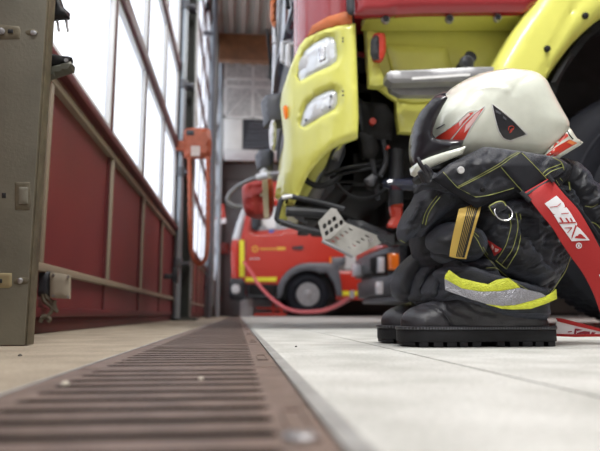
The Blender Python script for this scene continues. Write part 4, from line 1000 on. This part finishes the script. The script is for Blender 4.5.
# ------------------------------------------------------------------ red strap (braces)
br = thing('braces', 'wide red elastic braces with white lettering, hanging from the trouser waist to the floor', 'braces', tuple(W(600, 300, 1.05)))
pr = [((525,192),(551,177),1.038),((528,197),(553,180.5),1.032),((540,212.5),(564,194),1.024),((552,227),(578,209.5),1.02),((562,243),(590,229),1.02),((571.5,257),(599,246),1.026),((583,273),(609,264),1.034),((593,292),(619,285),1.042),((600,311),(628,306),1.05),((606,328),(636,322),1.06),((612,336),(643,333),1.075)]
Ls = spline([tuple(W(*l, y)) for l, r, y in pr], closed=False, k=6); Rs = spline([tuple(W(*r, y)) for l, r, y in pr], closed=False, k=6)
V = []; Fc = []; n = len(Ls); mcol = 7
for i in range(n):
    l, r = Vector(Ls[i]), Vector(Rs[i])
    for j in range(mcol):
        t = j/(mcol-1); q = l.lerp(r, t); V.append((q.x, q.y-.004*math.sin(PI*t)*(1 if i > 6 else i/6), q.z))
for i in range(n-1):
    for j in range(mcol-1): a = i*mcol+j; Fc.append((a, a+1, a+mcol+1, a+mcol))
m = len(V); V += [(x+.0003, y+.0022, z) for x, y, z in V]; Fc += [tuple(m+i for i in reversed(t)) for t in Fc]
for i in range(n-1):
    for j in (0, mcol-1): a = i*mcol+j; Fc.append((a, a+mcol, a+mcol+m, a+m))
so_ = obj('strap', [(V, Fc)], red_web, br, sharp=50); sb = bvh_of([(V, Fc)])
def C(x, y): return (540+x/7.517, 190+y/7.517)
logo = [C(*p) for p in ((125,42),(180,100),(188,128),(176,134),(200,130),(225,165),(250,205),(280,255),(275,272),(302,292),(340,335),(375,378),(240,385),(190,315),(145,255),(120,212),(104,188),(118,182),(100,180),(70,140),(35,102))]
lg = obj('white_lettering', [patch(logo, sb, .0012, .0006, 2)], white_pr, so_); lgb = bvh_of([patch(logo, sb, .0012, .0006, 2)])
def cut(P, e=.0022): return patch([C(*p) for p in P], sb, e, .0005, 1.5)
cuts = [((146,208),(158,206),(178,240),(168,243)), ((190,212),(202,209),(222,240),(212,243)), ((142,244),(270,240),(268,249),(146,254)), ((262,362),(272,345),(285,345),(293,332),(308,330),(350,368)),
        ((268,262),(277,272),(246,352),(238,372),(240,345)), ((225,212),(234,210),(248,236),(240,240)), ((160,175),(216,172),(217,177),(162,180)), ((186,283),(240,280),(241,286),(187,288)), ((75,127),(130,121),(131,125),(76,131)), ((128,122),(156,98),(158,101),(131,125)), ((205,320),(240,282),(243,286),(209,323))]
obj('red_letter_gaps', [cut(P) for P in cuts], red_web, lg)
rc = C(293, 418)
def ringpoly(cx, cy, r, n=16): return [(cx+r*math.cos(2*PI*i/n), cy+r*math.sin(2*PI*i/n)) for i in range(n)]
obj('registered_mark', [patch(ringpoly(*rc, 3), sb, .0012, .0005, 1.5, holes=[ringpoly(*rc, 2.1, 12)]), patch([(rc[0]-.9,rc[1]-1.3),(rc[0]+.7,rc[1]-1.3),(rc[0]+1.1,rc[1]-.3),(rc[0]+.3,rc[1]+.1),(rc[0]+1.1,rc[1]+1.3),(rc[0]-.9,rc[1]+1.3)], sb, .0012, .0005, 1)], white_pr, so_)
obj('white_lettering', [patch([(599,275),(606,270),(612,280),(605,285)], sb, .0012, .0006, 2)], white_pr, so_)
# buckle pieces where the strap leaves the trousers
obj('buckle', [tube([W(521, 192, 1.03), W(530, 201, 1.028)], .0045, 8), tube([W(548, 176, 1.03), W(553.5, 182, 1.028)], .004, 8), tube([W(524, 196, 1.034), W(551, 180, 1.034)], .003, 8)], dark_g, br)
# back strap edge black next to the red one, and the loop on the floor
obj('under_strap', [tube([Vector(q) for q in spline([tuple(W(x, y, 1.06)) for x, y in ((560,189),(574,205),(588,222),(603,244),(615,262))], closed=False, k=5)], .005, 8)], cloth2, br)
fs1 = pillow([(556,318),(562,318.5),(580,323),(600,328.5),(625,333),(625,336),(600,331.5),(578,326.5),(558,321.5)], 1.16, .0008, rim=.0012, smooth=False, sp=3)
fs2 = pillow([(556,334),(575,334.3),(600,334),(625,335),(625,337.5),(600,336.6),(575,337),(556,336.3)], 1.16, .0008, rim=.0012, smooth=False, sp=3)
fs3 = pillow([(556,321),(578,326.5),(600,331),(622,335.5),(600,334.5),(575,334.8),(556,334.6)], 1.162, .0006, rim=.001, smooth=False, sp=3)
fso = obj('floor_loop', [fs1, fs2], red_web, br); obj('white_backing', [fs3], white_pr, fso)
fsb = bvh_of([fs3])
obj('red_lettering', [patch(P, fsb, .0015, .0005, 1.5) for P in ([(575,328.5),(577,328.5),(576,334),(574,334)], [(577,328.5),(583,330),(577,331)], [(577,333),(584,331),(590,331.5),(590,334),(577,334)], [(592,332),(596,332.5),(594,334),(591,334)])]+[patch([(568,331.5),(572,331),(572,332),(568,332.6)], fsb, .0015, .0005, 1.5)], mat('dark red print', (.25,.01,.03), .6), fso)
# ------------------------------------------------------------------ helmet
hl = thing('helmet', 'cream white fire helmet with black visor and red reflective patches resting on the trousers', 'helmet', tuple(W(490, 172, 1.18)))
HY = 1.175
sh = [(443,98),(449,90.5),(457,84.5),(468,78.5),(480,73.5),(492,71),(505,70.2),(518,71.5),(528,73.5),(536,77.5),(541,83),(545,91),(551,103),(557,114),(563,124),(567,130),(563,144),(552,158),(540,168),(500,176),(450,174),(428,160),(425,140),(428,118),(435,106)]
shp = pillow(sh, HY, .095, R=46, p=2.1, sm=14, sp=2.5, sk=5, creases=[([(427,116),(440,104),(458,100),(476,101),(489,106)], 3, -.0022), ([(486,106),(474,118),(466,135),(460,150)], 4, -.0012), ([(543,88),(530,86),(512,90),(500,98),(493,108)], 2.2, .0018), ([(548,148),(556,138),(566,127)], 3, .004)])
obj('shell', [shp], shell_m, hl, sharp=80)
hb_ = bvh_of([shp])
# fitted visor frame, black
vf = [(444,96.5),(447,99),(442,107),(436,119),(432,130),(431,136),(434,139.5),(440,140.5),(452,140.5),(462.5,141),(461,147),(458.5,154),(446,156),(432,160),(417,166.5),(413,161),(411,148),(411.5,136),(415,122),(421,111),(431,100),(438,97)]
def YV(a, b): return HY-.02-.065*min(1, max(0, (a-411)/36))**.6
vfp = pillow(vf, YV, .016, R=6, rim=.006, smooth=False, sp=2.5, sm=3, creases=[([(430,140),(420,152),(414,160)], 1.2, .002), ([(426,106),(420,120),(417,138)], 5, -.003), ([(434,147),(446,147),(458,146)], 3.5, -.002)])
vo = obj('visor_frame', [vfp], plast_k, hl, sharp=60)
obj('visor_frame', [pillow([(439,100),(440,102),(435,110),(430,121),(427,132),(426,140),(431,146),(428,156),(418,163),(415,158),(414,148),(414.5,136),(417,123),(423,112),(431,103)], HY+.02, .02, R=8, rim=.04, smooth=False, sp=4)], plast_k, hl, sharp=60)
# far half of the frame wraps to the other side
obj('visor_frame', [pillow([(x+(2 if x < 430 else 0), y) for x, y in vf], HY+.06, .03, R=8, rim=.03, smooth=False, sp=4)], plast_k, hl, sharp=60)
rim_ = [(463,149.5),(460,155.5),(448,159),(436,163.5),(424,169),(416,175),(413,173),(412.5,168.5),(418,164.5),(430,159),(444,154.5)]
rmp = pillow([(464,147.5),(461,155.5),(449,160),(437,165),(425,170.5),(416,176),(412,174),(411,167.5),(418,162.5),(430,157.5),(444,153)], lambda a, b: YV(a, b)-.016, .006, R=3, rim=.01, smooth=False, sp=2.5)
ro_ = obj('brim', [rmp], shell_m, hl, sharp=60)
obj('inner_liner', [pillow([(416,174),(430,167),(448,160),(462,156),(466,168),(440,182),(424,184),(416,180)], HY, .05, R=8, rim=.01, smooth=False, sp=4)], black_thr, hl)
obj('chin_strap', [t3([(417.5,158.5,1.055),(421,165,1.05),(426,172,1.05),(429,177,1.055)], .0042, 10), t3([(424,166,1.053),(429,171,1.05),(431,175,1.052)], .0058, 10)], plast_k, hl, sharp=60)
obj('strap_buckle', [pillow([(418,172),(424,169),(431,175),(431,183),(425,187),(421,180)], 1.075, .006, R=3, rim=.004, sp=2.5)], dark_g, hl)
obj('crown_mark', [patch([(436,128.5),(444,124),(445,124.6),(437,129.2)], hb_, .0008, .0003, 1.5)], mid_g, hl)
# red reflective side film
rf = obj('reflective_film', [patch([(433,139.4),(447,130.5),(459,122),(464,117),(469,113),(474,112),(463.5,123.5),(450,139.6)], hb_, .0012, .0005, 2)], refl_red, hl)
obj('reflective_film', [patch([(452,139.8),(464,124.5),(476,113),(484,107.6),(478,116),(470,128),(464,139.8)], hb_, .0012, .0005, 2)], refl_red, hl)
obj('pale_highlight', [patch([(459,122),(464,117),(469,113),(470,115),(463,121),(459.5,126.5)], hb_, .002, .0004, 1.5), patch([(476,113.5),(481,110),(477,117),(471,126),(464,133),(466,125)], hb_, .002, .0004, 1.5)], refl_pale, rf)  # pale patches paint highlights into the red film
obj('film_edge', [seam([(431.5,140),(447,129.5),(459,120.5),(469,111.5),(477,110.5)], hb_, .0007, .001), seam([(451,140),(464,124),(476,112.5),(485,106.5),(479,116),(471,128),(465,140)], hb_, .0009, .001)], gloss_w, rf)
# side vent / lamp adapter
vn = patch([(493,105),(502,112),(512,120),(526,134.3),(518,137),(511,139.7),(507,139),(504,137.2),(500,131),(496.5,120)], hb_, .0025, .003, 2)
vno = obj('side_insert', [vn], plast_k, hl, sharp=50); vb = bvh_of([vn])
obj('insert_edge', [seam([(492,103.8),(502,111),(512,119),(527.5,134.5)], hb_, .0008, .001), seam([(527.5,134.8),(518,138),(511,140.8),(504,138.6),(499,131.5),(495.5,120),(492,104)], hb_, .0009, .0012)], gloss_w, vno)
obj('grey_highlight', [patch([(495.5,109.5),(501.5,113),(500.5,114.6),(496,112.4)], vb, .001, .001, 1.5), patch([(503.5,116),(506.5,118.5),(506,120.5),(503,118)], vb, .001, .002, 1.5)], mid_g, vno)  # grey patches paint a highlight onto the black insert
obj('red_emblem', [seam([(508.5,130.5),(509,127),(512,126),(514,127.5),(512.5,130),(510.5,130.5),(512.5,128.5)], vb, .0009, .001), seam([(510.5,130),(509.8,132.8),(512,131)], vb, .0009, .001)], lamp_r, vno)
# neck brim at the rear
nb = pillow([(542,158),(548,149),(556,139),(566,128),(570,136),(574,140),(580,144),(577,147),(566,153.5),(556,160)], lambda a, b: HY-.06+.0014*max(0, a-548), .012, R=4, rim=.012, smooth=False, sp=2.5, sm=1)
nbo = obj('neck_brim', [nb], shell_m, hl, sharp=60); nbb = bvh_of([nb])
obj('brim_film', [patch([(548.5,149.5),(557,139.5),(565.5,130),(568.5,136),(560,142),(552,149)], nbb, .001, .0006, 2), patch([(545,155.5),(556,147),(569.5,139.5),(577.5,143),(566,149.5),(554.5,157)], nbb, .001, .0006, 2)], refl_red, nbo)
obj('film_highlight', [patch([(570,140),(577,143),(573,145),(567,142.5)], nbb, .002, .0004, 1.5)], mat('orange film', (.8,.25,.08), .3), nbo)
obj('dark_gap', [seam([(566,126.5),(569,134),(573,139)], nbb, .0012, .001)], black_thr, nbo)
# ------------------------------------------------------------------ light
w = bpy.data.worlds.new('sky'); sc.world = w; w.use_nodes = True
bg_ = w.node_tree.nodes['Background']; bg_.inputs['Color'].default_value = (.95,.98,1,1); bg_.inputs['Strength'].default_value = 2.4
def area(name, loc, rot, sx, sy, power, col=(1,.99,.97)):
    l = bpy.data.lights.new(name, 'AREA'); l.shape = 'RECTANGLE'; l.size = sx; l.size_y = sy; l.energy = power; l.color = col
    o = bpy.data.objects.new(name, l); COL.objects.link(o); o.location = loc; o.rotation_euler = rot; return o
for i, (x, y) in enumerate(((.1,-1.0),(1.7,.9),(3.5,6.0),(2.5,10.2))):  # unseen area lights added overhead to fill and model the scene
    area('added_overhead_light', (x, y, 5.0), (0,0,0), 2.0, 1.0, (170,225,130,130)[i])
vs = sc.view_settings; vs.view_transform = 'Standard'; vs.look = 'None'; vs.gamma = 1; vs.exposure = 0.25; vs.use_curve_mapping = False
sc.cycles.use_denoising = True
sc.cycles.max_bounces = 8; sc.cycles.transparent_max_bounces = 12
sc.cycles.sample_clamp_indirect = 6
